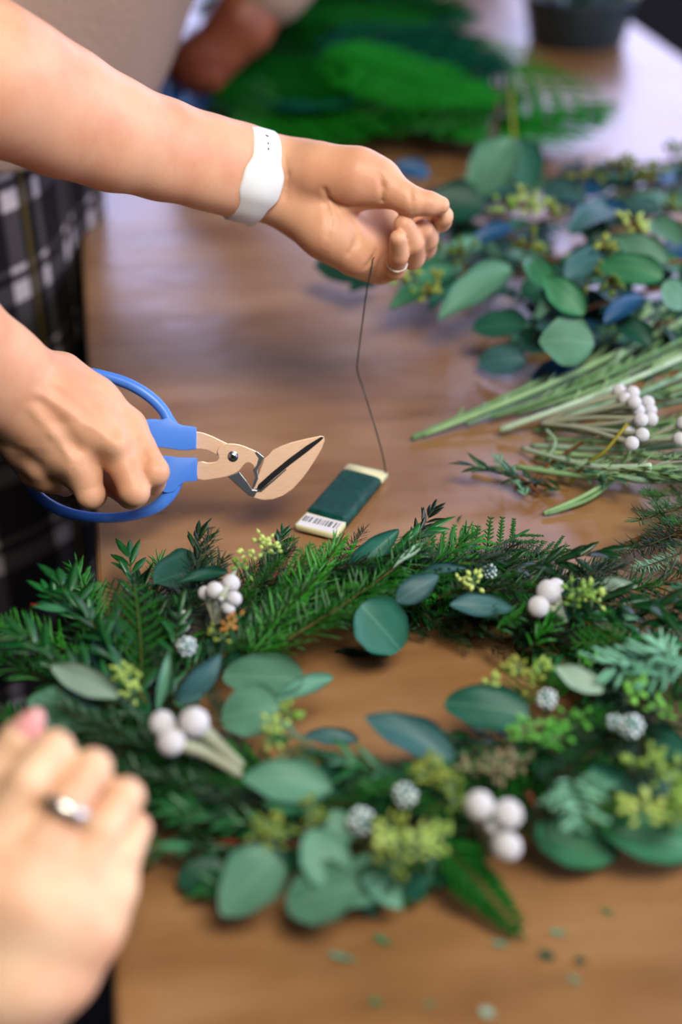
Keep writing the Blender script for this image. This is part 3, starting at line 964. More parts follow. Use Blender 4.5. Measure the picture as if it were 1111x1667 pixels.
# lower shank + upper blade (front leaf of the pair), around the thumb-hole shaped gap
bl1 = plate('blade', [(322, 752), (338, 753), (352, 751), (357, 744), (354, 737), (356, 729), (364, 723), (376, 722), (392, 724), (407, 730), (418, 735),
                      (427, 744), (424, 752), (419, 762), (416, 768), (412, 757), (404, 753), (397, 757), (390, 766), (380, 772), (368, 776), (345, 780), (322, 780)],
            -0.0005, 0.0016, 'blade', cut, 0.0004, 2)
bl2 = plate('blade', [(436, 742), (444, 733), (458, 726), (475, 720), (500, 714), (522, 709.5), (528, 710.5), (529, 717), (524, 731), (514, 748), (503, 765), (491, 781), (477, 796),
                      (461, 807), (444, 813), (428, 814), (412, 810), (403, 804), (409, 800), (415, 792), (420, 778), (424, 764), (429, 752), (430, 747)],
            -0.0022, -0.0006, 'blade', cut, 0.0003)
plate('blade_bevel', [(419, 735), (430, 744), (426, 752), (419, 765), (421, 778), (415, 792), (410, 797), (413, 785), (416, 776), (412, 765), (418, 757), (421, 746), (414, 736)], -0.0005, 0.0018, 'steel', cut, 0.0003)
plate('blade_bevel', [(371, 776), (380, 772), (390, 768), (402, 783), (411, 797), (420, 798), (414, 809), (405, 807), (395, 798), (384, 788)], -0.0020, 0.0010, 'steel', cut, 0.0004)
plate('blade_slot', [(418, 796), (421, 789), (442, 770), (470, 747), (500, 725), (524, 710.5), (528, 711.5), (523, 717), (500, 736), (472, 757), (448, 777), (424, 798)], -0.0007, -0.0002, 'dark_steel', cut, 0.0)
plate('slot_edge', [(413, 797), (418, 795), (424, 798), (447, 779), (466, 763), (466.5, 764.5), (448, 781), (426, 800), (419, 800)], -0.0006, 0.0004, 'steel', cut, 0.0)
plate('shank', [(316, 702), (330, 704), (346, 710), (360, 717), (373, 723), (364, 729), (357, 737), (354, 742), (348, 738), (338, 733), (328, 731), (316, 731)], -0.0024, -0.0006, 'blade', cut, 0.0004)
mb = MB()
px0 = S2(379.5, 743)
for r0_, z0_, z1_, mm in ((0.0036, .0016, .0022, 0), (0.0026, .0022, .0030, 0), (0.0012, .0030, .0032, 1)):
    poly = [(px0[0] + r0_ * math.cos(t * math.pi / 12), px0[1] + r0_ * math.sin(t * math.pi / 12)) for t in range(24)]
    prism(mb, poly, z0_, z1_, 0.0003 if mm == 0 else 0, mm)
build(mb, 'pivot_screw', ['steel', 'dark_steel'], cut)


def loop(name, pts, rfun, z, per=8, closed=False):
    P3 = [Vector((*S2(x, y), z_)) for (x, y, z_) in pts]; path = smoothpath(P3, per)
    mb = MB(); tube(mb, path, rfun, seg=14, up=Vector((0, 0, 1)), flat=1.1)
    return mb


# upper handle: ferrule block + loop that runs behind the hand
h = plate('handle', [(226, 682), (236, 683), (250, 682), (264, 683), (275, 680), (285, 687), (297, 692), (317, 695), (320, 700), (320, 726), (318, 731), (297, 733), (275, 730), (255, 727), (240, 724), (226, 712)], -0.0062, 0.0052, 'handle_blue', cut, 0.0026, 3, True)
mb = loop('handle', [(284, 700, 0), (276, 686, 0), (266, 668, 0), (250, 651, 0), (228, 635, 0), (202, 622, -.001), (170, 612, -.002), (138, 606, -.004), (100, 607, -.007), (70, 620, -.009), (62, 645, -.009), (80, 675, -.008), (120, 700, -.006), (180, 712, -.003), (240, 716, 0)], lambda t: 0.0035 + 0.0012 * math.exp(-(t / .07) ** 2) + .0004 * math.sin(t * 6), 0)
build(mb, 'handle_loop', 'handle_blue', h)
h2_ = plate('handle', [(262, 744), (290, 744.5), (318, 745), (321, 749), (321, 778), (318, 783), (303, 784), (292, 790), (283, 800), (266, 800), (262, 780)], -0.0052, 0.0060, 'handle_blue', cut, 0.0026, 3, True)
mb = loop('handle', [(288, 768, 0), (284, 790, 0), (270, 812, 0), (248, 829, 0), (215, 839, 0), (180, 843, 0), (140, 841, 0), (104, 833, -.001), (72, 816, -.002), (50, 793, -.003), (41, 768, -.005), (48, 755, -.008), (70, 752, -.010), (120, 756, -.008), (190, 760, -.004), (266, 760, 0)],
          lambda t: 0.0033 + 0.0017 * math.exp(-((t - .04) / .16) ** 2) + 0.0006 * math.exp(-((t - .5) / .1) ** 2), 0)
build(mb, 'handle_loop', 'handle_blue', h2_)
mb = MB(); c_ = S2(234, 693); tube(mb, [Vector((c_[0] + .0036 * math.cos(a), c_[1] + .0024 * math.sin(a), .0054)) for a in [i * math.pi / 10 for i in range(20)]], 0.0004, seg=6, closed=True)
build(mb, 'moulded_ring', 'handle_blue', h)

# ---- dark blue handles in the far person's fist
fc = P(300, 140, 1.70)
fs = thing('cutters', fc, 'dark blue cutters in the fist of the person in beige', 'cutters')
for s_ in (-1, 1):
    mb = MB(); n = 28
    tube(mb, [P(300 + s_ * 14 + 17 * math.cos(a), 150 + 26 * math.sin(a), 1.70 + s_ * .01) - fc for a in [2 * math.pi * k / n for k in range(n)]], 0.0095, seg=10, closed=True); build(mb, 'handle', 'handle_navy', fs)
    mb = MB(); tube(mb, smoothpath([P(300 + s_ * 12, 172, 1.70) - fc, P(302 + s_ * 4, 186, 1.71) - fc, P(306 - s_ * 4, 205, 1.73) - fc]), 0.005, 0.0015, seg=8, flat=.4); build(mb, 'blade', 'steel', fs)

# ---- wire paddle: card, green winding, label with bars, loose wire up to the hand
k0, k1, k2, k3 = at(478, 868), at(549, 884), at(637, 779), at(563, 768)   # near-left, near-right, far-right, far-left
oc = (k0 + k1 + k2 + k3) / 4
dl = ((k2 + k3) / 2 - (k0 + k1) / 2); LL = dl.length; dl.normalize(); WW = ((k1 - k0).length + (k2 - k3).length) / 2
pad = thing('wire_paddle', oc, 'flat paddle of dark green florist wire on a cream card, lying on the table', 'florist wire')
pad.rotation_euler = (0, 0, math.atan2(dl.y, dl.x)); MP = Matrix.Rotation(-pad.rotation_euler.z, 3, 'Z')
hl, hw2 = LL / 2, WW / 2 * 0.96
outl = []
for t in [i / 14 for i in range(15)]: outl.append((-hl + .0015 + t * (LL - .003), -hw2 * (1 - 0.10 * math.sin(math.pi * t))))
outl = [(-hl, -hw2 + .002)] + outl[0:] + [(hl, -hw2 + .002), (hl, hw2 - .002)] + [(x, -y) for x, y in outl[::-1]] + [(-hl, hw2 - .002)]
mb = MB(); prism(mb, ccw(outl), 0.0024, 0.0066, 0.0006); build(mb, 'card', 'card_cream', pad)
# winding: an oval sleeve around the waist of the card
mb = MB(); n = 46; sec = 26; v = []; f = []
x0_, x1_ = -hl + LL * 0.19, hl - LL * 0.115
for i in range(n + 1):
    t = i / n; x = x0_ + (x1_ - x0_) * t; e = min(1, min(t, 1 - t) / 0.05); e = math.sqrt(max(0, 1 - (1 - e) ** 2))
    ry = hw2 * 0.99 * (0.93 + .07 * e); rz = 0.0024 + 0.0021 * e + .0003 * math.sin(t * 23)
    sk = 0.06
    for k in range(sec):
        a = 2 * math.pi * k / sec; cy = math.copysign(abs(math.cos(a)) ** 0.35, math.cos(a)); cz = math.copysign(abs(math.sin(a)) ** 0.6, math.sin(a))
        v.append((x + sk * ry * cy * 1.0, ry * cy, 0.0045 + rz * cz))
for i in range(n):
    for k in range(sec): k2_ = (k + 1) % sec; f.append((i * sec + k, i * sec + k2_, (i + 1) * sec + k2_, (i + 1) * sec + k))
f.append(tuple(range(sec))); f.append(tuple(range(n * sec, (n + 1) * sec)))
mb.add(v, f); build(mb, 'wound_wire', 'wound', pad)
mb = MB(); prism(mb, ccw([(-hl + .0012, -hw2 + .0018), (x0_ - .0006, -hw2 + .0022), (x0_ - .0006, hw2 - .0022), (-hl + .0012, hw2 - .0018)]), 0.0066, 0.0068); lab = build(mb, 'label', 'label_white', pad, False)
random.seed(3)
mb = MB(); y = -hw2 * .78
while y < hw2 * .80:
    wd_ = random.choice((.00035, .0006, .0009)); 
    if random.random() < .8: box(mb, (-hl + LL * .075, y, .0068), (-hl + LL * .15, y + wd_, .00688))
    y += wd_ + random.choice((.0004, .0006, .0011))
build(mb, 'barcode', 'ink_black', lab, False)
wt = P(606, 432, .985)
wp = [at(629, 775, .0045), at(624, 744, .02), at(614, 706, .045), at(600, 660, .06), P(588, 622, 1.02), P(582, 603, 1.012), P(584, 575, 1.008), P(591, 520, 1.0), P(598, 470, .99), wt, P(608, 421, .985), P(616, 416, .992)]
wp[4] = P(590, 628, 1.03); wp[5] = P(582, 602, 1.02)
mb = MB(); tube(mb, [MP @ (q - oc) for q in smoothpath(wp, 6)], 0.00052, seg=6); build(mb, 'loose_wire', 'wire_green', pad)

# ================================================================== greenery: shared meshes
def leaf_mesh(name, shape, mat, bend=0.10, fold=0.10, seed=0, wav=0.03):
    """unit leaf: x 0..1 along, y across (full width 1), thin closed blade"""
    rnd = random.Random(seed); n, c = 18, 6; top = []; ph = rnd.random() * 6

    def hw_(t):
        if shape == 'round': return 0.5 * (math.sin(math.pi * min(1, t ** 0.80))) ** 0.50
        if shape == 'oval': return 0.5 * (math.sin(math.pi * t ** 0.85)) ** 0.72
        if shape == 'heart': return 0.5 * (math.sin(math.pi * t ** 0.62)) ** 0.62
        return 0.5 * math.sin(math.pi * t ** 0.8) ** 1.05
    tw = rnd.uniform(-.12, .12)
    for i in range(n + 1):
        t = 0.003 + 0.994 * (1 - math.cos(math.pi * i / n)) / 2; h_ = max(0.004, hw_(t))
        for j in range(c + 1):
            s_ = -1 + 2 * j / c
            z = fold * abs(s_) ** 1.5 * h_ * 2 * .5 - bend * (2 * t - 1) ** 2 + bend + tw * s_ * h_ * t + wav * math.sin(ph + t * 9 + s_ * 3) * abs(s_)
            top.append((t, s_ * h_ * (1 + .03 * math.sin(t * 17 + ph)), z))
    mb = MB(); v = [*top] + [(x, y, z - 0.008) for x, y, z in top]; N = len(top); f = []
    for i in range(n):
        for j in range(c):
            a = i * (c + 1) + j; q = (a, a + c + 1, a + c + 2, a + 1); f.append(q); f.append(tuple(N + k for k in q[::-1]))
    rim = [j for j in range(c + 1)] + [i * (c + 1) + c for i in range(1, n + 1)] + [n * (c + 1) + j for j in range(c - 1, -1, -1)] + [i * (c + 1) for i in range(n - 1, 0, -1)]
    for a, b in zip(rim, rim[1:] + rim[:1]): f.append((b, a, N + a, N + b))
    mb.add([(x, y, z) for x, y, z in v], f); return mb.mesh(name, mat)


LEAF = {}


def leaf(name, parent, base, tip, width, tone, shape='oval', face=0.5, roll=0.0, bend=0.10, var=None, stalk=True):
    """a leaf from base to tip (world points); 'face' mixes its upper side between straight up and the camera"""
    var = random.randrange(4) if var is None else var
    key = (shape, tone, var, round(bend, 1))
    if key not in LEAF: LEAF[key] = leaf_mesh('leaf_blade', shape, TONES[tone], bend, random.Random(var).uniform(0.05, .2), var * 7 + 3)
    L = Vector(parent.location); base = Vector(base); tip = Vector(tip); x = tip - base; ln = x.length; x.normalize()
    nrm = (Vector((0, 0, 1)) * (1 - face) + (CAM - base).normalized() * face).normalized()
    nrm = (nrm - x * nrm.dot(x)).normalized(); nrm = Matrix.Rotation(roll, 3, x) @ nrm
    y = nrm.cross(x).normalized()
    o = bpy.data.objects.new(name, LEAF[key]); COL.objects.link(o); o.parent = parent
    # orthogonal axes with own scales
    M = Matrix.Identity(4)
    zs = ln * 0.9
    for i in range(3): M[i][0] = x[i] * ln; M[i][1] = y[i] * width; M[i][2] = nrm[i] * zs; M[i][3] = (base - L)[i]
    o.matrix_local = M
    return o


def wpx(pxw, p): return pxw * depth(p) / F


def leafpx(parent, b, t, w_, tone, hb, ht, shape='oval', face=0.6, roll=0.0, bend=0.10):
    pb, pt = at(b[0], b[1], hb), at(t[0], t[1], ht); mid = (pb + pt) / 2
    x = (pt - pb).normalized(); nrm = (Vector((0, 0, 1)) * (1 - face) + (CAM - mid).normalized() * face)
    nrm = (nrm - x * nrm.dot(x)).normalized(); nrm = Matrix.Rotation(roll, 3, x) @ nrm; y = nrm.cross(x)
    # real width from the width seen: the part of the cross direction that lies across the view and across the leaf
    sx = Vector((t[0] - b[0], t[1] - b[1])).normalized(); scr = Vector((y.dot(RT), -y.dot(UP))); seen = abs(scr.x * -sx.y + scr.y * sx.x)
    return leaf('eucalyptus_leaf', parent, pb, pt, wpx(w_ * 1.06, mid) / max(.35, seen), tone, shape, face, roll, bend)


def frame_for(x, up):
    x = Vector(x).normalized(); z = (Vector(up) - x * Vector(up).dot(x)); z = z.normalized() if z.length > 1e-4 else x.orthogonal().normalized()
    return x, z.cross(x).normalized(), z


def needle(mb, b, d, l, w_, n_):
    d = d.normalized(); s_ = d.cross(n_).normalized() * w_ * .5; z = s_.cross(d).normalized() * w_ * .22
    p1_ = b + d * l * .25; p2_ = b + d * l * .8
    v = [b, p1_ + s_, p1_ + z, p1_ - s_, p1_ - z, p2_ + s_ * .85, p2_ + z, p2_ - s_ * .85, p2_ - z, b + d * l]
    f = []
    for k in range(4):
        k2_ = (k + 1) % 4; f += [(0, 1 + k2_, 1 + k), (1 + k, 1 + k2_, 5 + k2_, 5 + k), (9, 5 + k, 5 + k2_)]
    mb.add(v, f)


def sprig_meshes(kind, seed):
    """unit sprig 0..1 along x; returns (stem mesh builder, foliage mesh builder)"""
    r = random.Random(seed); stem = MB(); fol = MB()
    bend = r.uniform(-.16, .16); lift = r.uniform(0.0, .14)
    path = lambda t: Vector((t, bend * t * t, lift * t * t))
    tube(stem, [path(i / 8) for i in range(9)], 0.007, 0.003, seg=5)
    if kind == 'fir':
        n = 46
        for i in range(n):
            t = 0.04 + 0.96 * i / n; p = path(t); tg = (path(min(1, t + .01)) - path(t - .01)).normalized()
            for s_ in (-1, 1):
                if r.random() < .10: continue
                ang = math.radians(r.uniform(34, 74)) * (1 - .45 * t ** 3); sd = Vector((-tg.y, tg.x, 0)).normalized() * s_
                d = tg * math.cos(ang) + sd * math.sin(ang) + Vector((0, 0, r.uniform(-.4, .8)))
                needle(fol, p, d, r.uniform(.13, .23) * (1 - .35 * t ** 4), .0125, Vector((0, 0, 1)) + sd * r.uniform(-.5, .5))
            if i % 2 == 0:
                d = tg * .9 + Vector((r.uniform(-.5, .5), r.uniform(-.4, .4), r.uniform(.5, .9))); needle(fol, p, d, r.uniform(.12, .17), .012, Vector((r.uniform(-1, 1), r.uniform(-1, 1), .2)))
    elif kind == 'brush':            # needles all round, longer: the blue-green tips
        n = 19
        for i in range(n):
            t = .15 + .85 * i / n; p = path(t); a = i * 2.4; d = Vector((.75 + .3 * t, math.cos(a), abs(math.sin(a)) * .9 - .1))
            needle(fol, p, d, r.uniform(.36, .52), .062, Vector((0, 0, 1)))
    elif kind == 'cedar':            # flat scale-leaved spray: side twigs with close scales
        n = 19
        for i in range(n):
            t = .05 + .93 * i / n; p = path(t)
            s_ = 1 if i % 2 else -1; ln = .30 * math.sin(math.pi * (0.12 + .84 * t)) ** .8 + .03
            d0 = Vector((math.cos(.75), s_ * math.sin(.75), r.uniform(-.1, .15)))
            for k in range(9):
                q = p + d0 * ln * (k / 9); e = ln * .20
                for s2 in (-1, 1): needle(fol, q, Matrix.Rotation(s2 * .75, 3, 'Z') @ d0, e * r.uniform(.6, 1) * (1 - .5 * k / 9), .013, Vector((0, 0, 1)))
            needle(fol, p, d0, ln, .015, Vector((0, 0, 1)))
            needle(fol, p, Vector((1, 0, .05)), .09, .02, Vector((0, 0, 1)))
    elif kind == 'myrtle':           # lance leaves in loose pairs
        n = 13
        for i in range(n):
            t = .08 + .92 * i / (n - 1); p = path(t); a = i * 1.9
            for s_ in (-1, 1):
                d = Vector((math.cos(.75), s_ * math.sin(.75) * math.cos(a * .5), .35 * s_ * math.sin(a) + .2)) if i < n - 1 else Vector((1, s_ * .25, .1))
                lanceleaf(fol, p, d, r.uniform(.20, .29), .062, Vector((r.uniform(-.3, .3), r.uniform(-.3, .3), 1)))
    elif kind == 'toothed':          # one dark frond with broad pointed teeth
        n = 10
        for i in range(n):
            t = .08 + .88 * i / n; p = path(t); ln = .34 * (1 - t) ** .6 + .04
            for s_ in (-1, 1): lanceleaf(fol, p, Vector((.85, s_, r.uniform(-.1, .1))), ln * r.uniform(.85, 1.1), .12 * (1.1 - .6 * t), Vector((0, 0, 1)))
        lanceleaf(fol, path(.85), Vector((1, bend, 0)), .2, .06, Vector((0, 0, 1)))
    elif kind == 'fern':
        n = 26
        for i in range(n):
            t = .06 + .92 * i / n; p = path(t); ln = .26 * math.sin(math.pi * (.18 + .80 * t)) ** .9
            for s_ in (-1, 1):
                d = Vector((.45, s_, r.uniform(-.15, .1)))
                d.normalize()
                for k in range(5):
                    q = p + d * ln * (k + .3) / 5.5
                    for s2 in (-1, 1): needle(fol, q, d * .6 + Vector((s2, 0, 0)) * .7, ln * .20 * (1.15 - k / 6), .020, Vector((0, 0, 1)))
                needle(fol, p, d, ln, .014, Vector((0, 0, 1)))
    return stem, fol


def lanceleaf(mb, b, d, l, w_, n_):
    d = d.normalized(); s_ = d.cross(n_).normalized(); z = s_.cross(d).normalized()
    v = []; prof = [(0, .06), (.22, .7), (.5, 1), (.78, .62), (1, .03)]
    for t, h_ in prof:
        c = b + d * l * t - z * l * .12 * t * t
        v += [c + s_ * w_ * .5 * h_ + z * w_ * .12 * h_, c - z * w_ * .02, c - s_ * w_ * .5 * h_ + z * w_ * .12 * h_, c - z * w_ * .09]
    f = []
    for i in range(4):
        for k in range(4): k2_ = (k + 1) % 4; f.append((i * 4 + k, (i + 1) * 4 + k, (i + 1) * 4 + k2_, i * 4 + k2_))
    f += [(0, 1, 2, 3), (19, 18, 17, 16)]; mb.add(v, f)


SPR = {}
FOLN = {'fir': 'needles', 'brush': 'needles', 'cedar': 'scale_leaves', 'myrtle': 'leaves', 'fern': 'leaflets', 'toothed': 'leaflets'}


def sprig(kind, parent, base, tip, mat, width=1.0, up=None, var=None, stem='stem_twig', name=None, label=None, cat=None, group=None):
    var = random.randrange(5) if var is None else var
    if (kind, var) not in SPR: SPR[(kind, var)] = sprig_meshes(kind, hash((len(kind), var)) % 1000 + ord(kind[0]))
    key = (kind, var, mat, stem)
    if key not in SPR:
        a, b = SPR[(kind, var)]; SPR[key] = (a.mesh(kind + '_stem', stem), b.mesh(kind + '_' + FOLN[kind], mat))
    base = Vector(base); tip = Vector(tip); ln = (tip - base).length
    x, y, z = frame_for(tip - base, up or (0, 0, 1))
    nm = name or {'fir': 'fir_sprig', 'brush': 'fir_sprig', 'cedar': 'cedar_sprig', 'myrtle': 'myrtle_sprig', 'fern': 'fern_frond', 'toothed': 'fern_frond'}[kind]
    o = bpy.data.objects.new(nm, SPR[key][0]); COL.objects.link(o)
    if parent is not None: o.parent = parent
    L = Vector(parent.location) if parent is not None else Vector((0, 0, 0))
    M = Matrix.Identity(4)
    for i in range(3): M[i][0] = x[i] * ln; M[i][1] = y[i] * ln * width; M[i][2] = z[i] * ln; M[i][3] = (base - L)[i]
    o.matrix_local = M
    f = bpy.data.objects.new(FOLN[kind], SPR[key][1]); COL.objects.link(f); f.parent = o; f['kind'] = 'stuff'
    if label: tag(o, label, cat, group)
    return o


def berry_mesh():
    if 'berry' not in LEAF:
        mb = MB(); ball(mb, (0, 0, 0), 1.0, seg=20, rings=14, bumpy=.05); LEAF['berry'] = mb.mesh('brunia_berry', 'brunia_white')
    return LEAF['berry']


def brunia(parent, heads, foot, name='brunia_sprig', top=False, label=None, thick=.0026):
    """heads: (x, y, radius px, height); foot: (x, y, height). stems and silver berries"""
    fp = at(*foot)
    if top: o = thing(name, fp, label, 'berries'); org = fp
    else: org = Vector(parent.location)
    mb = MB(); cs = []
    for i, (x, y, r, h_) in enumerate(heads):
        c = at(x, y, h_); cs.append((c, wpx(r, c))); d = (fp - c); mid = c + d * .5 + Vector((0, 0, .004 * math.sin(i * 2.1)))
        tube(mb, [q - org for q in smoothpath([c, mid, fp], 5)], lambda t: thick * (1.05 - .35 * t + .35 * math.exp(-(t / .12) ** 2)), seg=8)
    if top: s_ = build(mb, 'stem', 'brunia_stem', o); par = o
    else: s_ = build(mb, name, 'brunia_stem', parent); par = s_
    for c, r in cs:
        b = bpy.data.objects.new('berry', berry_mesh()); COL.objects.link(b); b.parent = par
        b.location = c - org; b.scale = (r, r, r * random.uniform(.94, 1.06)); b.rotation_euler = (random.random() * 6, random.random() * 6, 0)
    return par


def seedcluster(parent, x, y, h_, rpx, n, mat, stem='stem_green', size=4.2, foot=None, name='seed_cluster', squash=.75):
    """branched stalk ending in small drop-shaped seed capsules"""
    r = random.Random(int(x * 31 + y * 17)); c = at(x, y, h_); R = wpx(rpx, c); sz = wpx(size * 1.2, c); n = int(n * .85)
    L = Vector(parent.location); f0 = at(*foot) if foot else c - Vector((0, 0, R * .9))
    st = MB(); sd = MB(); nb = max(3, n // 4); tube(st, [f0 - L, (f0 + c) / 2 - L, c - L], sz * .28, sz * .18, seg=5)
    for i in range(nb):
        a = r.uniform(0, 6.28); q = c + RT * math.cos(a) * R * r.uniform(.2, .72) + UP * math.sin(a) * R * squash * r.uniform(.2, .8) - FW * R * r.uniform(-.2, .5)
        tube(st, [c - L, (c + q) / 2 + Vector((0, 0, -R * .06)) - L, q - L], sz * .2, sz * .14, seg=5)
        for k in range(max(3, n // nb)):
            d = Vector((r.uniform(-1, 1), r.uniform(-1, 1), r.uniform(-.3, 1))).normalized(); e = q + d * sz * r.uniform(1.6, 3.2)
            tube(st, [q - L, e - L], sz * .12, sz * .16, seg=4)
            M = d.to_track_quat('Z', 'X').to_matrix(); ball(sd, e + d * sz * .5 - L, sz * r.uniform(.6, .85), rz=1.35, seg=8, rings=6, M=M)
            ball(sd, e + d * sz * 1.5 - L, sz * .28, rz=1.6, seg=5, rings=4, M=M)
    o = build(st, name, stem, parent); s_ = build(sd, 'seeds', mat, o, kind='stuff'); return o


def frostflower(parent, x, y, h_, rpx):
    c = at(x, y, h_); R = wpx(rpx, c); L = Vector(parent.location); mb = MB(); r = random.Random(int(x + y * 7)); n = 38
    cm = MB(); ball(cm, c - L, R * .78, seg=10, rings=8)
    for i in range(n):
        z = 1 - 2 * (i + .5) / n; a = i * 2.39996; q = Vector((math.sqrt(1 - z * z) * math.cos(a), math.sqrt(1 - z * z) * math.sin(a), z))
        ball(mb, c + q * R * .8 - L, R * r.uniform(.10, .22), seg=6, rings=5)
    o = build(cm, 'flower_head', 'frost_core', parent); build(mb, 'frosted_florets', 'frost_flower', o, kind='stuff')
    st = MB(); tube(st, [c - L, c - Vector((0, 0, R * 1.6)) - L], R * .18, seg=6); build(st, 'flower_stalk', 'stem_green', o); return o


# ================================================================== the wreath
wc_ = at(640, 1140)
wr = thing('wreath', wc_, 'wreath of fir, eucalyptus, seed clusters and white berries in the foreground', 'wreath')
ring_px = [(225, 1165), (262, 1080), (330, 1020), (440, 985), (570, 960), (700, 965), (820, 985), (930, 1030), (1010, 1090), (1030, 1160), (985, 1235), (890, 1272), (770, 1298), (640, 1318), (510, 1320), (390, 1305), (290, 1250)]
RP = [at(x, y, .012) for x, y in ring_px]
NR = len(RP)


def ringpt(t):
    t = (t % 1.0) * NR; i = int(t); f = t - i; p = [RP[(i + k) % NR] for k in (-1, 0, 1, 2)]
    return 0.5 * ((2 * p[1]) + (p[2] - p[0]) * f + (2 * p[0] - 5 * p[1] + 4 * p[2] - p[3]) * f * f + (3 * p[1] - p[0] - 3 * p[2] + p[3]) * f ** 3)


mb = MB(); tube(mb, [ringpt(i / 80) - wc_ for i in range(80)], .012, seg=10, closed=True); build(mb, 'wreath_base', 'bark_dark', wr)
mb = MB(); k_ = 0
hel = []
for i in range(900):
    t = i / 900; p = ringpt(t); tg = (ringpt(t + .003) - p).normalized(); s_ = tg.cross(Vector((0, 0, 1))).normalized(); a = t * 2 * math.pi * 46
    hel.append(p + (s_ * math.cos(a) + Vector((0, 0, 1)) * math.sin(a)) * .0131 - wc_)
tube(mb, hel, .0004, seg=4, closed=True); build(mb, 'binding_wire', 'wire_green', wr)
cen = at(660, 1135, .01)
rnd = random.Random(11)


def ringsprig(t, kind, mat, off, ang, ln, h0, h1, stem='stem_twig', width=1.0, upj=.4):
    p = ringpt(t); tg = (ringpt(t + .004) - p).normalized(); out = tg.cross(Vector((0, 0, 1))).normalized()
    if out.dot(p - cen) < 0: out = -out
    b = p + out * off; d = tg * math.cos(ang) + out * math.sin(ang)
    b0 = Vector((b.x, b.y, T + h0)); e = Vector((b.x + d.x * ln, b.y + d.y * ln, T + h1))
    rr = e - CAM; ty = 833.5 - F * rr.dot(UP) / rr.dot(FW); tx = 555.5 + F * rr.dot(RT) / rr.dot(FW)
    if ty < 890 and tx > 350: e = b0.lerp(e, .5); e.z = T + .02
    if ty > 1385 + max(0, 60 - abs(tx - 500) * .3): e = b0.lerp(e, .6)
    return sprig(kind, wr, b0, e, mat, width, up=Vector((rnd.uniform(-upj, upj), rnd.uniform(-upj, upj), 1)), stem=stem)


N_ = 156
for i in range(N_):
    t = i / N_ + rnd.uniform(-.004, .004); layer = i % 3
    kind, mat = rnd.choice((('fir', 'fir_needle'), ('fir', 'fir_needle'), ('fir', 'fir_needle_dark'), ('cedar', 'cedar_green'), ('fir', 'fir_needle_dark'), ('myrtle', 'myrtle_green')))
    front = .5 < t % 1 < .95
    off = (-.016, .0, .018)[layer] + rnd.uniform(-.008, .008)
    ang = (-.34, rnd.uniform(-.2, .35), .6 if not .5 < t < .72 else .25)[layer] + rnd.uniform(-.22, .22)
    inner = layer == 0
    h0 = rnd.uniform(.006, .02) if layer != 1 else rnd.uniform(.018, .032); ln = rnd.uniform(.062, .088) if inner else rnd.uniform(.07, .105)
    if inner: ln *= .8
    ringsprig(t, kind, mat, off, ang, ln, h0, h0 + rnd.uniform(-.004, .016))


def sp(kind, b, t_, mat, hb=.02, ht=.03, stem='stem_twig', width=1.0, up=None, var=None):
    return sprig(kind, wr, at(b[0], b[1], hb), at(t_[0], t_[1], ht), mat, width, up or (rnd.uniform(-.3, .3), -.3, 1), var, stem)


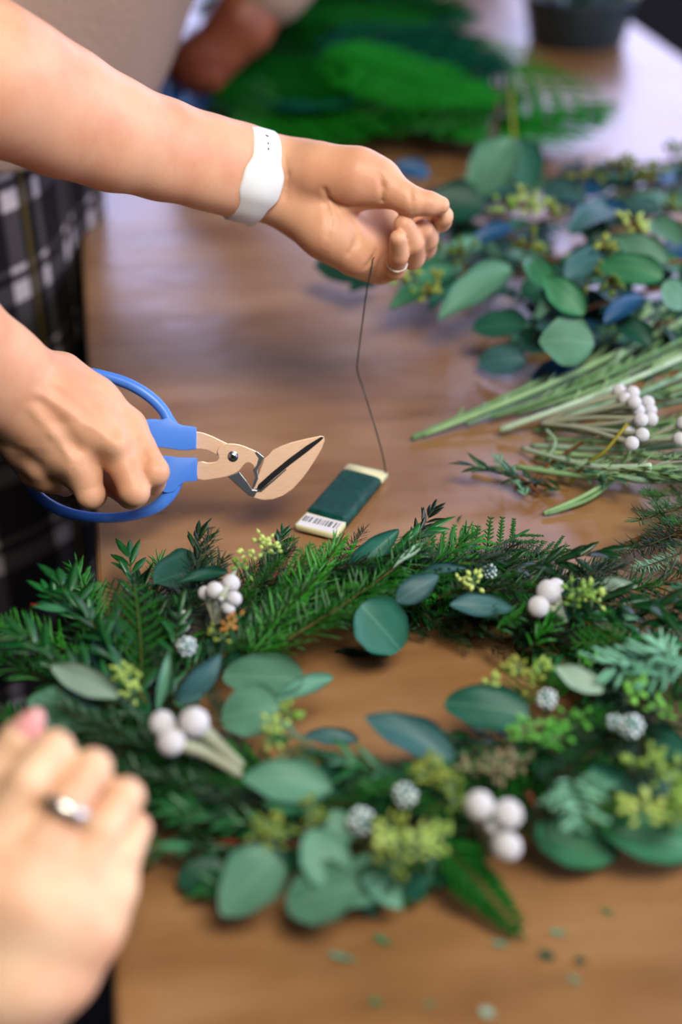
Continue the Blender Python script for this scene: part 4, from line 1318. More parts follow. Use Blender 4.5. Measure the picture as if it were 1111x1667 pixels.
for q in [
    ('fir', (190, 1090), (-40, 1000), 'fir_needle_bright', .018, .03), ('fir', (150, 1100), (15, 1050), 'fir_needle', .012, .012),
    ('fir', (400, 1075), (560, 905), 'fir_needle_bright', .03, .036), ('fir', (360, 1070), (520, 960), 'fir_needle', .034, .034), ('fir', (470, 1040), (700, 905), 'fir_needle_bright', .034, .04),
    ('fir', (545, 1010), (790, 900), 'fir_needle', .03, .036), ('cedar', (640, 975), (860, 868), 'cedar_green', .03, .03), ('cedar', (600, 985), (800, 885), 'cedar_green', .034, .034),
    ('fir', (330, 1090), (480, 1010), 'fir_needle', .03, .03), ('fir', (420, 1070), (590, 985), 'fir_needle', .03, .028), ('fir', (330, 1000), (480, 905), 'fir_needle_dark', .022, .03),
    ('fir', (400, 950), (480, 885), 'fir_needle', .02, .03), ('cedar', (250, 1040), (190, 950), 'fir_needle_dark', .02, .03), ('fir', (300, 1030), (225, 950), 'fir_needle_dark', .02, .03), ('fir', (280, 1080), (205, 985), 'fir_needle_dark', .02, .03),
    ('myrtle', (300, 1000), (345, 880), 'myrtle_green', .02, .035), ('myrtle', (640, 930), (705, 845), 'fir_needle_dark', .02, .034), ('myrtle', (440, 960), (462, 880), 'fir_needle_dark', .02, .03),
    ('myrtle', (210, 1080), (105, 965), 'myrtle_green', .02, .035), ('myrtle', (250, 1120), (150, 1010), 'myrtle_green', .02, .02),
    ('fir', (700, 960), (850, 905), 'fir_needle_dark', .02, .03), ('fir', (790, 965), (930, 915), 'fir_needle', .02, .032), ('fir', (860, 965), (1000, 925), 'fir_needle', .015, .026), ('fir', (900, 975), (1010, 940), 'fir_needle_dark', .012, .018),
    ('fir', (680, 990), (760, 1060), 'fir_needle_dark', .02, .006), ('fir', (740, 990), (830, 1075), 'fir_needle_dark', .02, .006), ('fir', (800, 1000), (880, 1070), 'fir_needle_dark', .02, .01), ('fir', (600, 1000), (690, 1045), 'fir_needle_dark', .02, .006),
    ('fir', (720, 1000), (800, 1040), 'fir_needle_dark', .024, .012), ('fir', (790, 975), (880, 960), 'fir_needle_bright', .03, .03), ('brush', (800, 1030), (850, 1010), 'fir_needle_bright', .03, .04), ('brush', (860, 1060), (905, 1010), 'fir_needle_bright', .03, .036),
    ('brush', (1110, 1055), (985, 1090), 'fir_needle_blue', .055, .05), ('brush', (1140, 1075), (1040, 1110), 'fir_needle_blue', .055, .05), ('fir', (1150, 1020), (990, 1010), 'fir_needle', .02, .03), ('fir', (1130, 1085), (1000, 1130), 'fir_needle_blue', .03, .03), ('brush', (1115, 1110), (1080, 1050), 'fir_needle_blue', .045, .05),
    ('brush', (925, 1255), (945, 1340), 'fir_needle_blue', .058, .06), ('brush', (930, 1275), (895, 1310), 'fir_needle_blue', .058, .055), ('brush', (935, 1262), (985, 1290), 'fir_needle_blue', .056, .055), ('brush', (920, 1290), (930, 1350), 'fir_needle_blue', .055, .05),
    ('fir', (200, 1240), (110, 1150), 'fir_needle', .025, .02), ('fir', (230, 1215), (80, 1170), 'fir_needle', .02, .026), ('fir', (330, 1300), (180, 1270), 'myrtle_green', .02, .02), ('myrtle', (400, 1330), (250, 1290), 'myrtle_green', .025, .02), ('myrtle', (420, 1375), (250, 1375), 'myrtle_green', .02, .012),
    ('myrtle', (380, 1300), (230, 1245), 'myrtle_green', .03, .03), ('toothed', (715, 1365), (858, 1518), 'cedar_dark', .034, .006), ('cedar', (640, 1370), (560, 1290), 'cedar_green', .03, .03), ('fir', (640, 1270), (510, 1230), 'fir_needle_bright', .03, .03), ('fir', (700, 1290), (590, 1235), 'fir_needle', .03, .026),
    ('myrtle', (520, 1400), (350, 1430), 'myrtle_green', .026, .012), ('myrtle', (500, 1350), (300, 1340), 'myrtle_green', .03, .03),
    ('fir', (960, 1200), (870, 1160), 'fir_needle', .03, .034), ('cedar', (1010, 1120), (880, 1090), 'cedar_green', .03, .03), ('cedar', (1060, 1210), (960, 1150), 'cedar_green', .03, .036), ('fir', (1000, 1250), (900, 1210), 'fir_needle', .03, .03), ('fir', (1150, 1290), (1040, 1200), 'fir_needle_dark', .02, .02),
    ('fir', (860, 1140), (790, 1110), 'fir_needle', .02, .02), ('cedar', (940, 1120), (800, 1125), 'cedar_green', .026, .02), ('fir', (1060, 1270), (960, 1370), 'fir_needle_dark', .02, .01), ('cedar', (1080, 1050), (930, 1040), 'cedar_green', .03, .03),
    ('fir', (560, 1060), (633, 1068), 'fir_needle_dark', .002, .002)]:
    sp(q[0], q[1], q[2], q[3], q[4], q[5], width=.85 if q[0] == 'toothed' else 1.0)
rb_ = random.Random(9)
for i in range(34):
    x = rb_.uniform(330, 760); y = rb_.uniform(945, 1000) + max(0, 520 - x) * .25; L_ = rb_.uniform(70, 150); an = rb_.uniform(-.2, 1.15)
    tx_, ty_ = x + L_ * math.cos(an), max(y - L_ * math.sin(an) * .8, 898); h_ = rb_.uniform(.022, .036)
    sp('fir', (x, y), (tx_, ty_), rb_.choice(('fir_needle', 'fir_needle_bright', 'fir_needle_dark', 'fir_needle')), h_, h_ + rb_.uniform(-.004, .008), up=(rb_.uniform(-.7, .7), rb_.uniform(-.7, .3), 1))
# dark reddish twigs that show among the needles
for pts in ([(50, 985, .03), (110, 993, .032), (150, 1020, .03), (200, 1060, .022)], [(300, 940, .03), (296, 985, .025), (290, 1030, .02)], [(440, 945, .03), (470, 905, .03), (480, 880, .028)],
            [(860, 1290, .035), (885, 1345, .02)], [(350, 1370, .02), (450, 1375, .022), (560, 1390, .02)], [(700, 930, .025), (760, 950, .02), (860, 960, .022)]):
    mb = MB(); tube(mb, [at(*q) - wc_ for q in smoothpath([Vector(q) for q in pts], 5)], .0014, .001, seg=6); build(mb, 'twig', 'stem_red', wr)

LV = [  # base, tip, width, tone, base height, tip height, shape, roll
    ((345, 925), (250, 950), 62, 3, .02, .035, 'round', .2), ((372, 932), (283, 950), 20, 3, .04, .044, 'lance', 0),
    ((560, 938), (650, 862), 40, 0, .03, .05, 'oval', .3), ((588, 985), (652, 1058), 84, 0, .046, .02, 'round', 0),
    ((646, 980), (714, 938), 40, 4, .04, .05, 'oval', .1), ((688, 932), (760, 925), 16, 4, .04, .045, 'oval', 0),
    ((733, 985), (836, 993), 36, 4, .04, .03, 'oval', 0), ((962, 952), (1038, 955), 22, 1, .03, .03, 'oval', 0),
    ((895, 998), (957, 999), 15, 0, .03, .03, 'oval', 0), ((960, 1003), (1042, 1006), 20, 2, .03, .034, 'oval', 0),
    ((983, 1126), (904, 1086), 36, 1, .05, .056, 'oval', 0), ((194, 1134), (84, 1084), 44, 1, .045, .05, 'oval', -.2),
    ((165, 1172), (44, 1140), 70, 2, .03, .035, 'oval', .1), ((185, 1110), (160, 1030), 44, 3, .02, .03, 'oval', 0),
    ((495, 1108), (364, 1100), 66, 2, .04, .035, 'round', 0), ((446, 1144), (543, 1104), 28, 2, .035, .03, 'oval', 0),
    ((455, 1150), (360, 1170), 76, 2, .04, .03, 'round', 0), ((256, 1158), (276, 1055), 18, 2, .03, .055, 'lance', .2), ((290, 1145), (360, 1064), 40, 4, .03, .05, 'oval', .6),
    ((742, 1240), (594, 1168), 56, 4, .03, .045, 'oval', .1), ((862, 1165), (724, 1145), 66, 0, .04, .04, 'round', 0), ((585, 1205), (495, 1198), 26, 4, .02, .02, 'oval', 0),
    ((540, 1285), (395, 1268), 66, 2, .04, .045, 'oval', 0), ((520, 1305), (428, 1310), 44, 6, .035, .04, 'oval', 0), ((505, 1262), (562, 1292), 54, 0, .03, .03, 'oval', 0),
    ((552, 1440), (505, 1352), 76, 2, .03, .045, 'round', 0), ((580, 1440), (468, 1475), 82, 2, .035, .02, 'round', 0), ((448, 1392), (362, 1490), 92, 2, .04, .02, 'heart', 0),
    ((365, 1410), (290, 1440), 52, 3, .014, .008, 'round', 0), ((640, 1400), (545, 1475), 70, 2, .03, .015, 'oval', 0), ((590, 1400), (655, 1480), 48, 2, .032, .016, 'oval', 0),
    ((595, 1430), (610, 1490), 46, 0, .012, .006, 'round', 0), ((560, 1375), (545, 1318), 48, 2, .035, .045, 'round', 0), ((695, 1412), (748, 1420), 52, 6, .016, .012, 'round', 0),
    ((868, 1358), (1008, 1392), 74, 6, .025, .012, 'oval', 0), ((975, 1350), (1150, 1385), 76, 6, .028, .012, 'oval', 0), ((1040, 1200), (1130, 1235), 52, 0, .02, .03, 'oval', 0),
    ((770, 1205), (700, 1230), 40, 3, .02, .02, 'oval', 0), ((470, 1420), (420, 1360), 40, 3, .02, .03, 'oval', 0), ((860, 1230), (960, 1290), 40, 3, .03, .03, 'oval', .3),
    ((960, 1250), (1050, 1290), 34, 0, .04, .04, 'oval', .3), ((640, 1290), (590, 1330), 40, 3, .03, .03, 'oval', 0), ((1060, 1100), (1000, 1070), 40, 0, .02, .03, 'oval', 0),
    ((520, 1250), (590, 1262), 40, 3, .02, .03, 'oval', .2), ((215, 1050), (180, 1005), 30, 0, .02, .03, 'oval', .2), ((660, 1455), (700, 1430), 40, 0, .01, .02, 'oval', 0),
    ((690, 885), (640, 925), 14, 1, .045, .045, 'lance', 0), ((1100, 1290), (1040, 1260), 46, 4, .03, .03, 'oval', 0), ((340, 1045), (400, 1085), 40, 3, .03, .03, 'oval', .2)]
for b, t_, w_, tone, hb, ht, shp, rl in LV:
    leafpx(wr, b, t_, w_, tone, hb, ht, shp, .62, rl, random.choice((.05, .1)))
brunia(wr, [(264, 1178, 21, .055), (279, 1208, 23, .052)], (392, 1262, .03), thick=.0034)
brunia(wr, [(316, 1176, 25, .058)], (392, 1248, .032), thick=.0040)
brunia(wr, [(350, 962, 15, .05), (376, 950, 15, .048), (381, 975, 13, .05), (334, 966, 12, .045), (372, 990, 11, .045)], (350, 1015, .03), thick=.0019)
brunia(wr, [(360, 975, 4, .052)], (384, 925, .045), thick=.0019)
brunia(wr, [(297, 1000, 8, .03), (300, 1020, 9, .03)], (296, 1050, .02), thick=.0012)
brunia(wr, [(893, 964, 20, .05), (877, 988, 18, .046), (905, 955, 14, .045)], (920, 1010, .03), thick=.0025)
brunia(wr, [(781, 1312, 24, .055), (827, 1326, 25, .052), (803, 1346, 12, .045), (826, 1378, 24, .046)], (790, 1390, .012), thick=.0026)
for q in ((304, 1052, .045, 18), (588, 1337, .045, 24), (660, 1294, .045, 22), (797, 930, .04, 14), (891, 1138, .045, 19), (1028, 1183, .05, 22), (1000, 1175, .045, 14)): frostflower(wr, *q)
for q in [(432, 898, .05, 46, 46, 'seed_green', 3.4), (402, 925, .045, 26, 18, 'seed_green', 3.4), (378, 1012, .05, 26, 16, 'seed_rust', 3.6), (360, 1030, .045, 18, 10, 'seed_olive', 3.4), (207, 1100, .05, 30, 26, 'seed_green', 4.4), (212, 1120, .045, 22, 16, 'seed_green', 4.2),
          (763, 948, .045, 32, 26, 'seed_green', 3.8), (938, 972, .05, 36, 36, 'seed_green', 4.6), (965, 975, .045, 24, 18, 'seed_green', 4.6), (845, 1100, .045, 40, 34, 'seed_olive', 5.0), (815, 1118, .04, 26, 18, 'seed_green', 5), (870, 1085, .045, 26, 18, 'seed_green', 5),
          (455, 1200, .05, 42, 34, 'seed_green', 5.2), (476, 1178, .05, 28, 16, 'seed_green', 5.2), (445, 1352, .045, 40, 34, 'seed_olive', 5.2), (505, 1335, .045, 34, 24, 'seed_olive', 5.2), (655, 1375, .055, 50, 46, 'seed_green', 5.8), (700, 1358, .05, 34, 24, 'seed_green', 5.8), (640, 1340, .05, 32, 20, 'seed_olive', 5.6),
          (712, 1262, .05, 36, 30, 'seed_olive', 5.6), (735, 1290, .045, 28, 18, 'seed_olive', 5.4), (800, 1255, .045, 44, 34, 'seed_dried', 5.0), (830, 1240, .04, 32, 22, 'seed_dried', 5.0), (762, 1245, .04, 26, 16, 'seed_dried', 5.0), (862, 1190, .05, 34, 26, 'seed_fresh', 5.4), (905, 1195, .045, 34, 24, 'seed_fresh', 5.4), (935, 1175, .045, 26, 16, 'seed_fresh', 5.2),
          (1048, 1248, .055, 38, 26, 'seed_green', 6.6), (1040, 1318, .05, 40, 28, 'seed_green', 6.8), (1095, 1262, .05, 30, 18, 'seed_green', 6.6), (1098, 1335, .05, 34, 22, 'seed_green', 6.8), (1020, 1132, .045, 30, 20, 'seed_fresh', 5.4), (1075, 1160, .045, 24, 14, 'seed_fresh', 5.4), (640, 1400, .045, 28, 16, 'seed_olive', 5.4), (955, 1085, .03, 26, 16, 'seed_fresh', 4.6)]:
    seedcluster(wr, *q[:4], q[4], q[5], size=q[6])
for (b, t_, ln) in (((250, 1378), (310, 1378), 1), ((50, 988), (122, 996), 1), ((885, 1330), (878, 1372), 1)):
    pb, pt = at(b[0], b[1], .035), at(t_[0], t_[1], .035); leaf('narrow_leaf', wr, pt, pb, wpx(15, pb), 6, 'lance', .6)

# ================================================================== loose fir branch at the right edge
fb = thing('fir_branch', at(1090, 880), 'loose fir branch lying by the right edge above the wreath', 'branch')
mb = MB(); tube(mb, [at(*q) - fb.location for q in smoothpath([Vector(q) for q in ((990, 912, .012), (1035, 880, .018), (1090, 870, .02), (1180, 880, .02))], 5)], .0018, .0026, seg=7); build(mb, 'branch_stem', 'stem_brown', fb)
for b, t_, mt in (((1100, 872), (990, 915), 'fir_needle'), ((1130, 820), (1030, 855), 'fir_needle'), ((1170, 790), (1060, 830), 'fir_needle_bright'), ((1150, 850), (1045, 890), 'fir_needle_dark'), ((1180, 900), (1070, 900), 'fir_needle'),
                  ((1110, 900), (1030, 935), 'fir_needle_blue'), ((1160, 940), (1080, 925), 'fir_needle_dark'), ((1090, 860), (1060, 800), 'fir_needle'), ((1150, 960), (1090, 960), 'fir_needle_blue'), ((1150, 880), (1010, 900), 'fir_needle_dark'), ((1160, 840), (1050, 870), 'fir_needle'), ((1170, 930), (1040, 930), 'fir_needle_dark'), ((1120, 850), (1030, 835), 'fir_needle_dark'), ((1180, 870), (1080, 850), 'fir_needle_bright'), ((1180, 910), (1090, 890), 'fir_needle_dark'), ((1120, 830), (1100, 790), 'fir_needle_dark'), ((1160, 800), (1085, 785), 'fir_needle')):
    sprig('fir', fb, at(b[0], b[1], .016), at(t_[0], t_[1], random.uniform(.012, .035)), mt, 1.1)

# ================================================================== eucalyptus branches, upper right
EB = [
    ([(1160, 300, .03), (1060, 305, .03), (960, 330, .03), (860, 368, .025), (770, 402, .015)], 'eucalyptus branch with a brown stem running along the back of the pile'),
    ([(1160, 455, .03), (1040, 478, .035), (930, 512, .03), (840, 560, .02), (800, 585, .01)], 'eucalyptus branch whose round leaves reach furthest toward the wire paddle'),
    ([(1150, 372, .04), (1010, 395, .05), (880, 430, .04), (760, 462, .025), (655, 492, .012)], 'eucalyptus branch whose long leaves reach down left below the raised hand'),
    ([(1150, 262, .03), (1010, 270, .035), (850, 292, .03), (700, 305, .02)], 'blue green eucalyptus branch at the far edge of the pile'),
    ([(1150, 425, .05), (1020, 430, .06), (930, 440, .06), (860, 400, .05), (740, 350, .03)], 'eucalyptus branch with bright green leaves in the middle of the pile'),
    ([(855, 310, .02), (845, 250, .05), (836, 210, .07), (832, 140, .10)], 'upright eucalyptus twig with two pale hanging leaves and a bare green tip'),
    ([(690, 400, .01), (620, 440, .012), (540, 450, .01)], 'dark eucalyptus tip showing behind the raised hand'),
    ([(1160, 520, .03), (1060, 530, .03), (985, 560, .02), (880, 615, .008)], 'eucalyptus branch beside the green stems with dark blue leaves on the table')]
ebo = []
for pts, lab in EB:
    o = thing('eucalyptus_branch', at(pts[-1][0], pts[-1][1]), lab, 'branch'); path = smoothpath([at(*q) for q in pts], 6)
    mb = MB(); tube(mb, [q - o.location for q in path], .0024, .0012, seg=7); build(mb, 'stem', 'stem_brown' if len(ebo) not in (5,) else 'stem_yellow', o); ebo.append((o, path))
PL = [
    ((752, 431), (634, 504), 46, 6, .02, .012, 2), ((784, 398), (700, 430), 32, 2, .03, .03, 2), ((832, 436), (714, 522), 56, 2, .04, .014, 2), ((858, 530), (770, 534), 46, 0, .02, .008, 1), ((857, 585), (779, 592), 50, 4, .014, .005, 1),
    ((942, 600), (865, 618), 40, 5, .016, .004, 7), ((968, 560), (878, 556), 84, 2, .03, .03, 7), ((945, 520), (872, 532), 42, 4, .04, .03, 1), ((952, 512), (885, 452), 48, 6, .05, .07, 4), ((896, 470), (860, 420), 40, 6, .05, .06, 4),
    ((922, 455), (982, 408), 42, 4, .05, .06, 4), ((1080, 450), (978, 432), 50, 6, .06, .06, 4), ((1090, 425), (1003, 390), 46, 2, .06, .07, 4), ((985, 527), (1048, 484), 30, 5, .04, .05, 1), ((1080, 462), (1116, 500), 46, 2, .06, .04, 1),
    ((834, 226), (772, 322), 72, 2, .075, .02, 5), ((838, 226), (868, 306), 62, 0, .075, .03, 5), ((1000, 338), (932, 380), 48, 4, .05, .05, 0), ((835, 368), (765, 397), 30, 5, .04, .03, 0), ((790, 330), (690, 335), 70, 3, .03, .03, 3),
    ((700, 285), (640, 270), 34, 5, .02, .03, 3), ((885, 305), (955, 325), 40, 4, .04, .04, 0), ((605, 455), (515, 428), 50, 3, .012, .012, 6), ((620, 440), (570, 475), 36, 3, .01, .006, 6), ((848, 540), (905, 575), 40, 3, .012, .01, 1),
    ((1111, 395), (1060, 360), 40, 2, .06, .06, 4), ((740, 450), (700, 505), 36, 0, .02, .008, 2), ((1020, 350), (960, 330), 30, 5, .05, .05, 0), ((720, 370), (660, 420), 50, 3, .02, .02, 2), ((1060, 560), (1000, 520), 40, 3, .02, .03, 7), ((985, 395), (940, 345), 40, 3, .03, .05, 0)]
for b, t_, w_, tone, hb, ht, k_ in PL:
    up_ = .004 if k_ in (1, 7) and b[1] > 570 else .022
    leafpx(ebo[k_][0], b, t_, w_, tone, hb + up_, ht + up_, random.choice(('oval', 'round')), .6, random.uniform(-.12, .12), .1)
rnd2 = random.Random(5)
for k_, (o, path) in enumerate(ebo):
    if k_ in (5, 6): continue
    n = 34 if k_ in (0, 3) else 26
    for i in range(n):
        p = path[int(rnd2.uniform(0.02, (.93, .62, .72, .93, .85, 1, 1, .55)[k_]) * (len(path) - 1))]; a = rnd2.uniform(0, 6.28); ln = rnd2.uniform(.034, .054)
        d = Vector((math.cos(a), math.sin(a), rnd2.uniform(-.3, .3))); q = p + Vector((d.x * .008, d.y * .008, rnd2.uniform(-.03, -.006))); e = q + d * ln
        if e.z < T + .003: e.z = T + .003 + rnd2.random() * .006
        if q.z < T + .003: q.z = T + .004
        leaf('eucalyptus_leaf', o, q, e, ln * rnd2.uniform(.5, .8), rnd2.choice((0, 2, 3, 3, 4, 5, 3) if k_ != 4 else (0, 2, 6, 3)), rnd2.choice(('oval', 'round', 'oval')), .35, rnd2.uniform(-.5, .5))
for q in [(832, 335, .05, 24, 22, 'seed_green', 3.6, 0), (866, 332, .05, 22, 20, 'seed_green', 3.6, 0), (1010, 280, .05, 26, 24, 'seed_olive', 3.2, 3), (1062, 290, .05, 26, 20, 'seed_olive', 3.2, 3), (1040, 365, .06, 26, 20, 'seed_green', 3.6, 4), (985, 395, .06, 24, 18, 'seed_olive', 3.6, 4),
          (855, 395, .045, 22, 16, 'seed_olive', 3.6, 2), (700, 462, .03, 26, 20, 'seed_olive', 3.8, 2), (740, 410, .03, 26, 18, 'seed_olive', 3.6, 2), (660, 455, .02, 20, 14, 'seed_green', 3.8, 2), (960, 440, .04, 26, 20, 'seed_olive', 3.8, 4), (905, 345, .05, 20, 14, 'seed_olive', 3.6, 0), (1090, 340, .05, 22, 16, 'seed_olive', 3.4, 0), (1000, 465, .05, 22, 16, 'seed_olive', 3.8, 1), (1095, 245, .05, 26, 18, 'seed_olive', 3.2, 3), (950, 290, .04, 24, 16, 'seed_olive', 3.2, 3)]:
    seedcluster(ebo[q[7]][0], q[0], q[1], q[2] + .03, q[3] * 1.15, q[4], q[5], size=q[6] * 1.45, stem='stem_brown')

# ================================================================== bunch of stems with silver berries, right
rnd3 = random.Random(21)
ST = []
fan = [(672, 713, 1160, 470), (690, 708, 1160, 500), (760, 690, 1150, 505), (800, 680, 1160, 530), (840, 672, 1140, 540), (815, 700, 1160, 560), (870, 660, 1130, 520), (900, 640, 1080, 500), (880, 690, 1160, 590), (905, 660, 1160, 610), (930, 640, 1160, 575),
       (925, 655, 1160, 640), (950, 600, 1060, 505), (980, 600, 1140, 555), (1000, 640, 1160, 630), (870, 700, 1160, 680), (890, 715, 1160, 700), (865, 725, 1160, 720), (880, 735, 1150, 735), (900, 745, 1160, 750), (925, 755, 1160, 770), (940, 740, 1160, 790), (870, 745, 1160, 775), (850, 730, 1060, 760),
       (985, 700, 1160, 690), (1000, 720, 1160, 740), (1010, 740, 1160, 800), (840, 760, 1150, 760), (1020, 600, 1160, 540), (930, 610, 1120, 560), (960, 570, 1030, 515), (1040, 640, 1160, 600), (1050, 700, 1160, 650), (1000, 560, 1090, 520)]
for i, (x0_, y0_, x1_, y1_) in enumerate(fan):
    ha, hb = .004 + .0007 * (i % 7), .014 + .034 * ((i * 5) % 9) / 9
    a, b = at(x0_, y0_, ha), at(x1_, y1_, hb); mid = at((x0_ + x1_) / 2 + rnd3.uniform(-12, 12), (y0_ + y1_) / 2 + rnd3.uniform(4, 20), (ha + hb) / 2 + .004)
    lab, grp = [('long pale green stem of the bunch spreading to the right edge', 'pale green stems of the bunch'), ('pale grey green stem in the bunch at the right edge', 'grey green stems of the bunch')][i % 3 == 2]
    if i == 0: lab, grp = 'green stem whose cut tip reaches furthest left out of the bunch', None
    o = thing('cut_stem', a, lab, 'stem', grp)
    mb = MB(); tube(mb, [q - a for q in smoothpath([a, mid, b], 8)], rnd3.uniform(.0016, .0026), rnd3.uniform(.002, .003), seg=7)
    build(mb, 'stalk', 'stem_green' if i % 3 != 2 else 'stem_pale', o)
    mb = MB()
    for k in range(26):      # small pressed leaves along the stalk
        t = .25 + .75 * k / 26; p = smoothpath([a, mid, b], 8)[int(t * 15)]; d = (b - a).normalized() + Vector((rnd3.uniform(-.4, .4), rnd3.uniform(-.4, .4), rnd3.uniform(-.1, .5)))
        needle(mb, p - a + (b - a) * rnd3.uniform(-.02, .02), d, rnd3.uniform(.010, .018), .0022, Vector((0, 0, 1)))
    build(mb, 'small_leaves', ('stem_green', 'stem_pale', 'stem_green')[i % 3], o, kind='stuff')
bb = brunia(None, [(1008, 636, 11, .045), (1030, 640, 12, .048), (1055, 655, 11, .046), (1033, 655, 12, .052), (1060, 683, 12, .046), (1044, 684, 12, .052), (1046, 708, 12, .048), (1029, 722, 12, .045), (1018, 650, 11, .05), (1060, 668, 10, .042), (1040, 668, 11, .045), (1024, 704, 11, .04)],
            (880, 690, .012), 'brunia_sprig', True, 'sprig with a head of silver white berries lying on the green stems', thick=.0019)
b2_ = brunia(None, [(1115, 690, 13, .05), (1108, 715, 12, .045), (1125, 700, 13, .05)], (1000, 735, .015), 'brunia_sprig', True, 'sprig of silver berries cut by the right edge', thick=.0019)
for i, (pts, mt, lab) in enumerate([
    ([(886, 836, .003), (950, 808, .008), (1000, 775, .014), (1022, 742, .03), (1030, 725, .035)], 'stem_green', 'forked green stem lying below the berries, pointing at the wreath'),
    ([(892, 836, .003), (960, 812, .006), (1008, 775, .008)], 'stem_green', 'short green stem under the forked one, below the berries'),
    ([(930, 785, .006), (950, 760, .02), (985, 735, .035), (1022, 690, .05)], 'stem_yellow', 'yellowish curved twig crossing in front of the berries'),
    ([(870, 800, .003), (880, 770, .008), (915, 742, .012), (950, 720, .02)], 'stem_brown', 'thin brown twig under the left end of the bunch'),
    ([(878, 805, .003), (862, 788, .01), (835, 770, .012)], 'stem_brown', 'small brown twig with dry tips below the bunch'),
    ([(770, 762, .003), (830, 762, .006), (900, 762, .008)], 'stem_green', 'short grey green stem tip pointing left below the bunch'),
    ([(890, 750, .01), (905, 720, .018), (890, 700, .02)], 'stem_pale', 'pale curled twig at the left of the berry sprig')]):
    o = thing('twig', at(*pts[0]), lab, 'twig'); mb = MB(); tube(mb, [at(*q) - o.location for q in smoothpath([Vector(q) for q in pts], 6)], .0018 if 'green' in mt else .0012, .0014, seg=7); build(mb, 'stalk', mt, o)
for i, (b, t_, lab) in enumerate([((925, 800), (775, 765), 'dark green leafy clipping below the bunch, its tip to the left'), ((880, 745), (1000, 790), 'leafy clipping under the berry sprig'), ((860, 810), (820, 755), 'small leafy clipping below the bunch beside the brown twig')]):
    sprig('myrtle', None, at(b[0], b[1], .006), at(t_[0], t_[1], .012), 'fir_needle_blue' if i else 'myrtle_green', .8, name='leafy_clipping', label=lab, cat='clipping')

# ================================================================== heap of dark fern and cedar at the back
rnd4 = random.Random(77)


TINT = ('darkest green', 'mid green', 'darkest green', 'teal green', 'darkest green', 'mid green', 'lightest green')


def inheap(x, y):
    if not (y < 262): return False
    left = 480 - 1.35 * (262 - max(60, y)) * .0 - (0 if y < 60 else 0)
    lx = 330 + max(0, (170 - y)) * .62; rx = 690 + y * .62 + (60 if y > 150 else 0)
    return lx < x < rx


ct = 0
tries = 0
for i in range(230):
    while True:
        x = rnd4.uniform(310, 930) if i % 3 else rnd4.uniform(330, 520); y = rnd4.uniform(-90, 258)
        if inheap(x, y): break
    hgt = .012 + .10 * max(0, 1 - abs(x - 620) / 300) * min(1, max(0.1, (y + 120) / 200)) * rnd4.random()
    a = rnd4.gauss(0, .8); base_ = at(x, y, 0); base_ = Vector((base_.x, base_.y, T + hgt)); ln = rnd4.uniform(.12, .20)
    d = Vector((math.cos(a) , math.sin(a) * .9, 0)).normalized()
    if x < 560 and rnd4.random() < .75: d = -d
    tip_ = base_ + d * ln; tip_.z = T + max(.006, hgt * rnd4.uniform(.1, .9)); b0 = base_ - d * ln * .4; b0.z = T + hgt
    rr = tip_ - CAM; dd_ = rr.dot(FW); tx = 555.5 + F * rr.dot(RT) / dd_; ty = 833.5 - F * rr.dot(UP) / dd_
    if ty > 262 or tx < 325 or (tx > 700 + ty * .66 + 30): continue
    kind = rnd4.choice(('fern', 'cedar', 'fern')); ct += 1
    sprig(kind, None, b0, tip_, ('heap_green', 'heap_mid', 'heap_green', 'heap_teal', 'heap_green', 'heap_mid', 'cedar_green')[ct % 7], 1.3, up=(rnd4.uniform(-.6, .6), rnd4.uniform(-.8, .2), 1), name='fern_frond' if kind == 'fern' else 'cedar_frond', stem='heap_green',
          label=TINT[ct % 7] + (' feathery fern' if kind == 'fern' else ' flat cedar') + ' frond in the heap at the back', cat='frond', group=TINT[ct % 7] + ' ' + kind + ' fronds of the heap')
sprig('fern', None, at(800, 215, .03), at(1010, 188, .02), 'cedar_green', 1.1, name='cedar_frond', label='light green frond sticking out right from the heap', cat='frond')
sprig('fern', None, at(790, 240, .03), at(880, 110, .05), 'heap_mid', 2.2, name='fern_frond', label='frond at the right end of the heap pointing up toward the bowl', cat='frond')

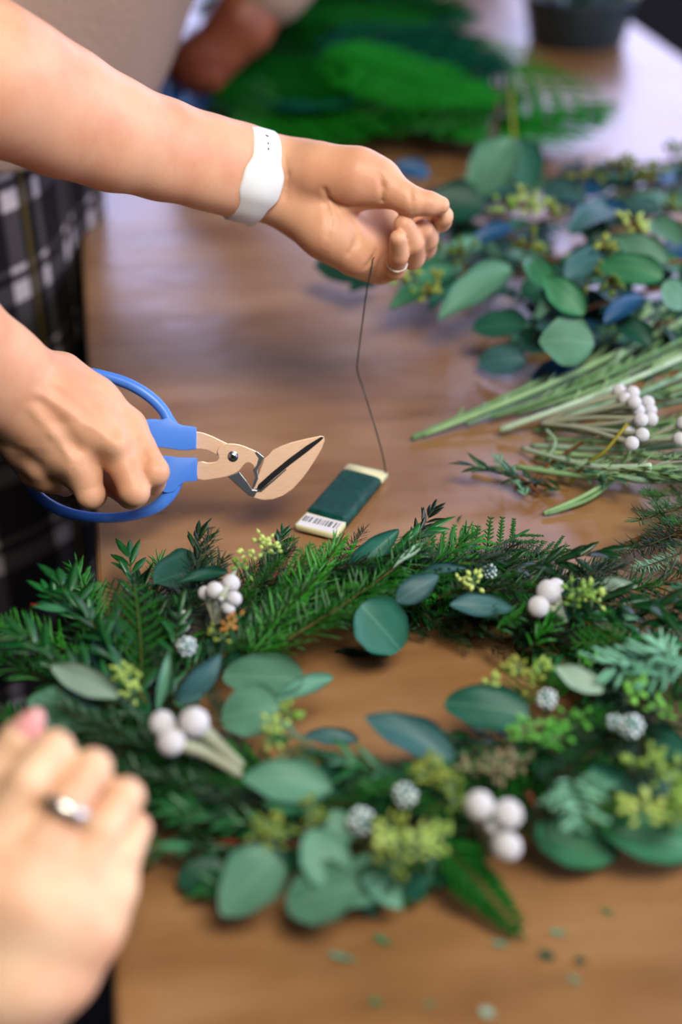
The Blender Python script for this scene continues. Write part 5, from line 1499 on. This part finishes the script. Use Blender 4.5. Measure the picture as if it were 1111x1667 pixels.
# ---- greens and a pale bud in the black bowl
for i in range(7):
    a = i * 2.4; r_ = .045
    b0 = bc + Vector((0, 0, .05)); e = bc + Vector((math.cos(a) * .06, math.sin(a) * .06, .082 + .006 * (i % 3)))
    o = thing('eucalyptus_leaf', b0, 'teal leaf lying in the black bowl', 'leaf', 'teal leaves in the black bowl')
    leaf('blade', o, b0 + Vector((math.cos(a), math.sin(a), 0)) * .01, e, .04, (0, 3, 0)[i % 3], 'oval', .3)
fl_ = thing('flower', bc + Vector((.073, -.012, .078)), 'pale bud over the right rim of the black bowl', 'flower')
mb = MB()
for i in range(9):
    a = i * 2.39; q = Vector((math.cos(a) * .007 * (i > 0), math.sin(a) * .007 * (i > 0), .004 * (i < 3))); ball(mb, q, .010, rz=.8, seg=10, rings=7, M=Matrix.Rotation(a, 3, 'Z'))
build(mb, 'petals', 'flower_cream', fl_)
mb = MB(); tube(mb, [Vector((0, 0, -.004)), Vector((-.02, 0, -.014)), Vector((-.035, 0.004, -.03))], .0018, seg=6); build(mb, 'stalk', 'stem_green', fl_)

# ================================================================== clippings scattered on the table
SCR = [((532, 1552), (583, 1565), 9, 2, 'pale green needle lying in front of the wreath'), ((608, 1522), (640, 1540), 10, 6, 'blurred green scrap right of the pale needle, near the wreath'), ((878, 1550), (905, 1562), 14, 3, 'largest dark green scrap in front of the cedar tip'),
       ((935, 1560), (958, 1568), 10, 3, 'dark green scrap at the right of the largest one'), ((600, 1628), (625, 1635), 10, 6, 'small green scrap at the bottom edge, left one'), ((780, 1645), (808, 1652), 16, 1, 'pale yellow green scrap at the bottom edge'), ((895, 1515), (925, 1522), 8, 2, 'thin pale scrap above the largest dark one'),
       ((800, 1535), (830, 1540), 8, 2, 'faint green scrap just below the tip of the cedar'), ((980, 1480), (1000, 1490), 7, 6, 'tiny scrap under the right part of the wreath'), ((862, 552), (880, 560), 6, 1, 'yellowish scrap beside the round leaves'), ((330, 862), (352, 858), 3, 3, 'dark needle on the table above the wreath'),
       ((872, 905), (884, 900), 4, 3, 'tiny dark speck of leaf right of the wreath top'), ((745, 850), (752, 838), 3, 3, 'thin brown speck beside the wire paddle'), ((545, 1000 + 60), (633, 1068), 10, 3, 'dark clipping under the round leaf inside the wreath'), ((925, 1590), (948, 1600), 8, 2, 'palest scrap under the two dark ones'), ((690, 1640), (712, 1630), 6, 6, 'thin green scrap between the two bottom ones')]
for b, t_, w_, tone, lab in SCR:
    pb, pt = at(b[0], b[1], .0012), at(t_[0], t_[1], .0012); o = thing('leaf_scrap', pb, lab, 'scrap'); leaf('blade', o, pb, pt, wpx(w_, pb) * 1.3, tone, 'lance', 0.0, 0, 0)
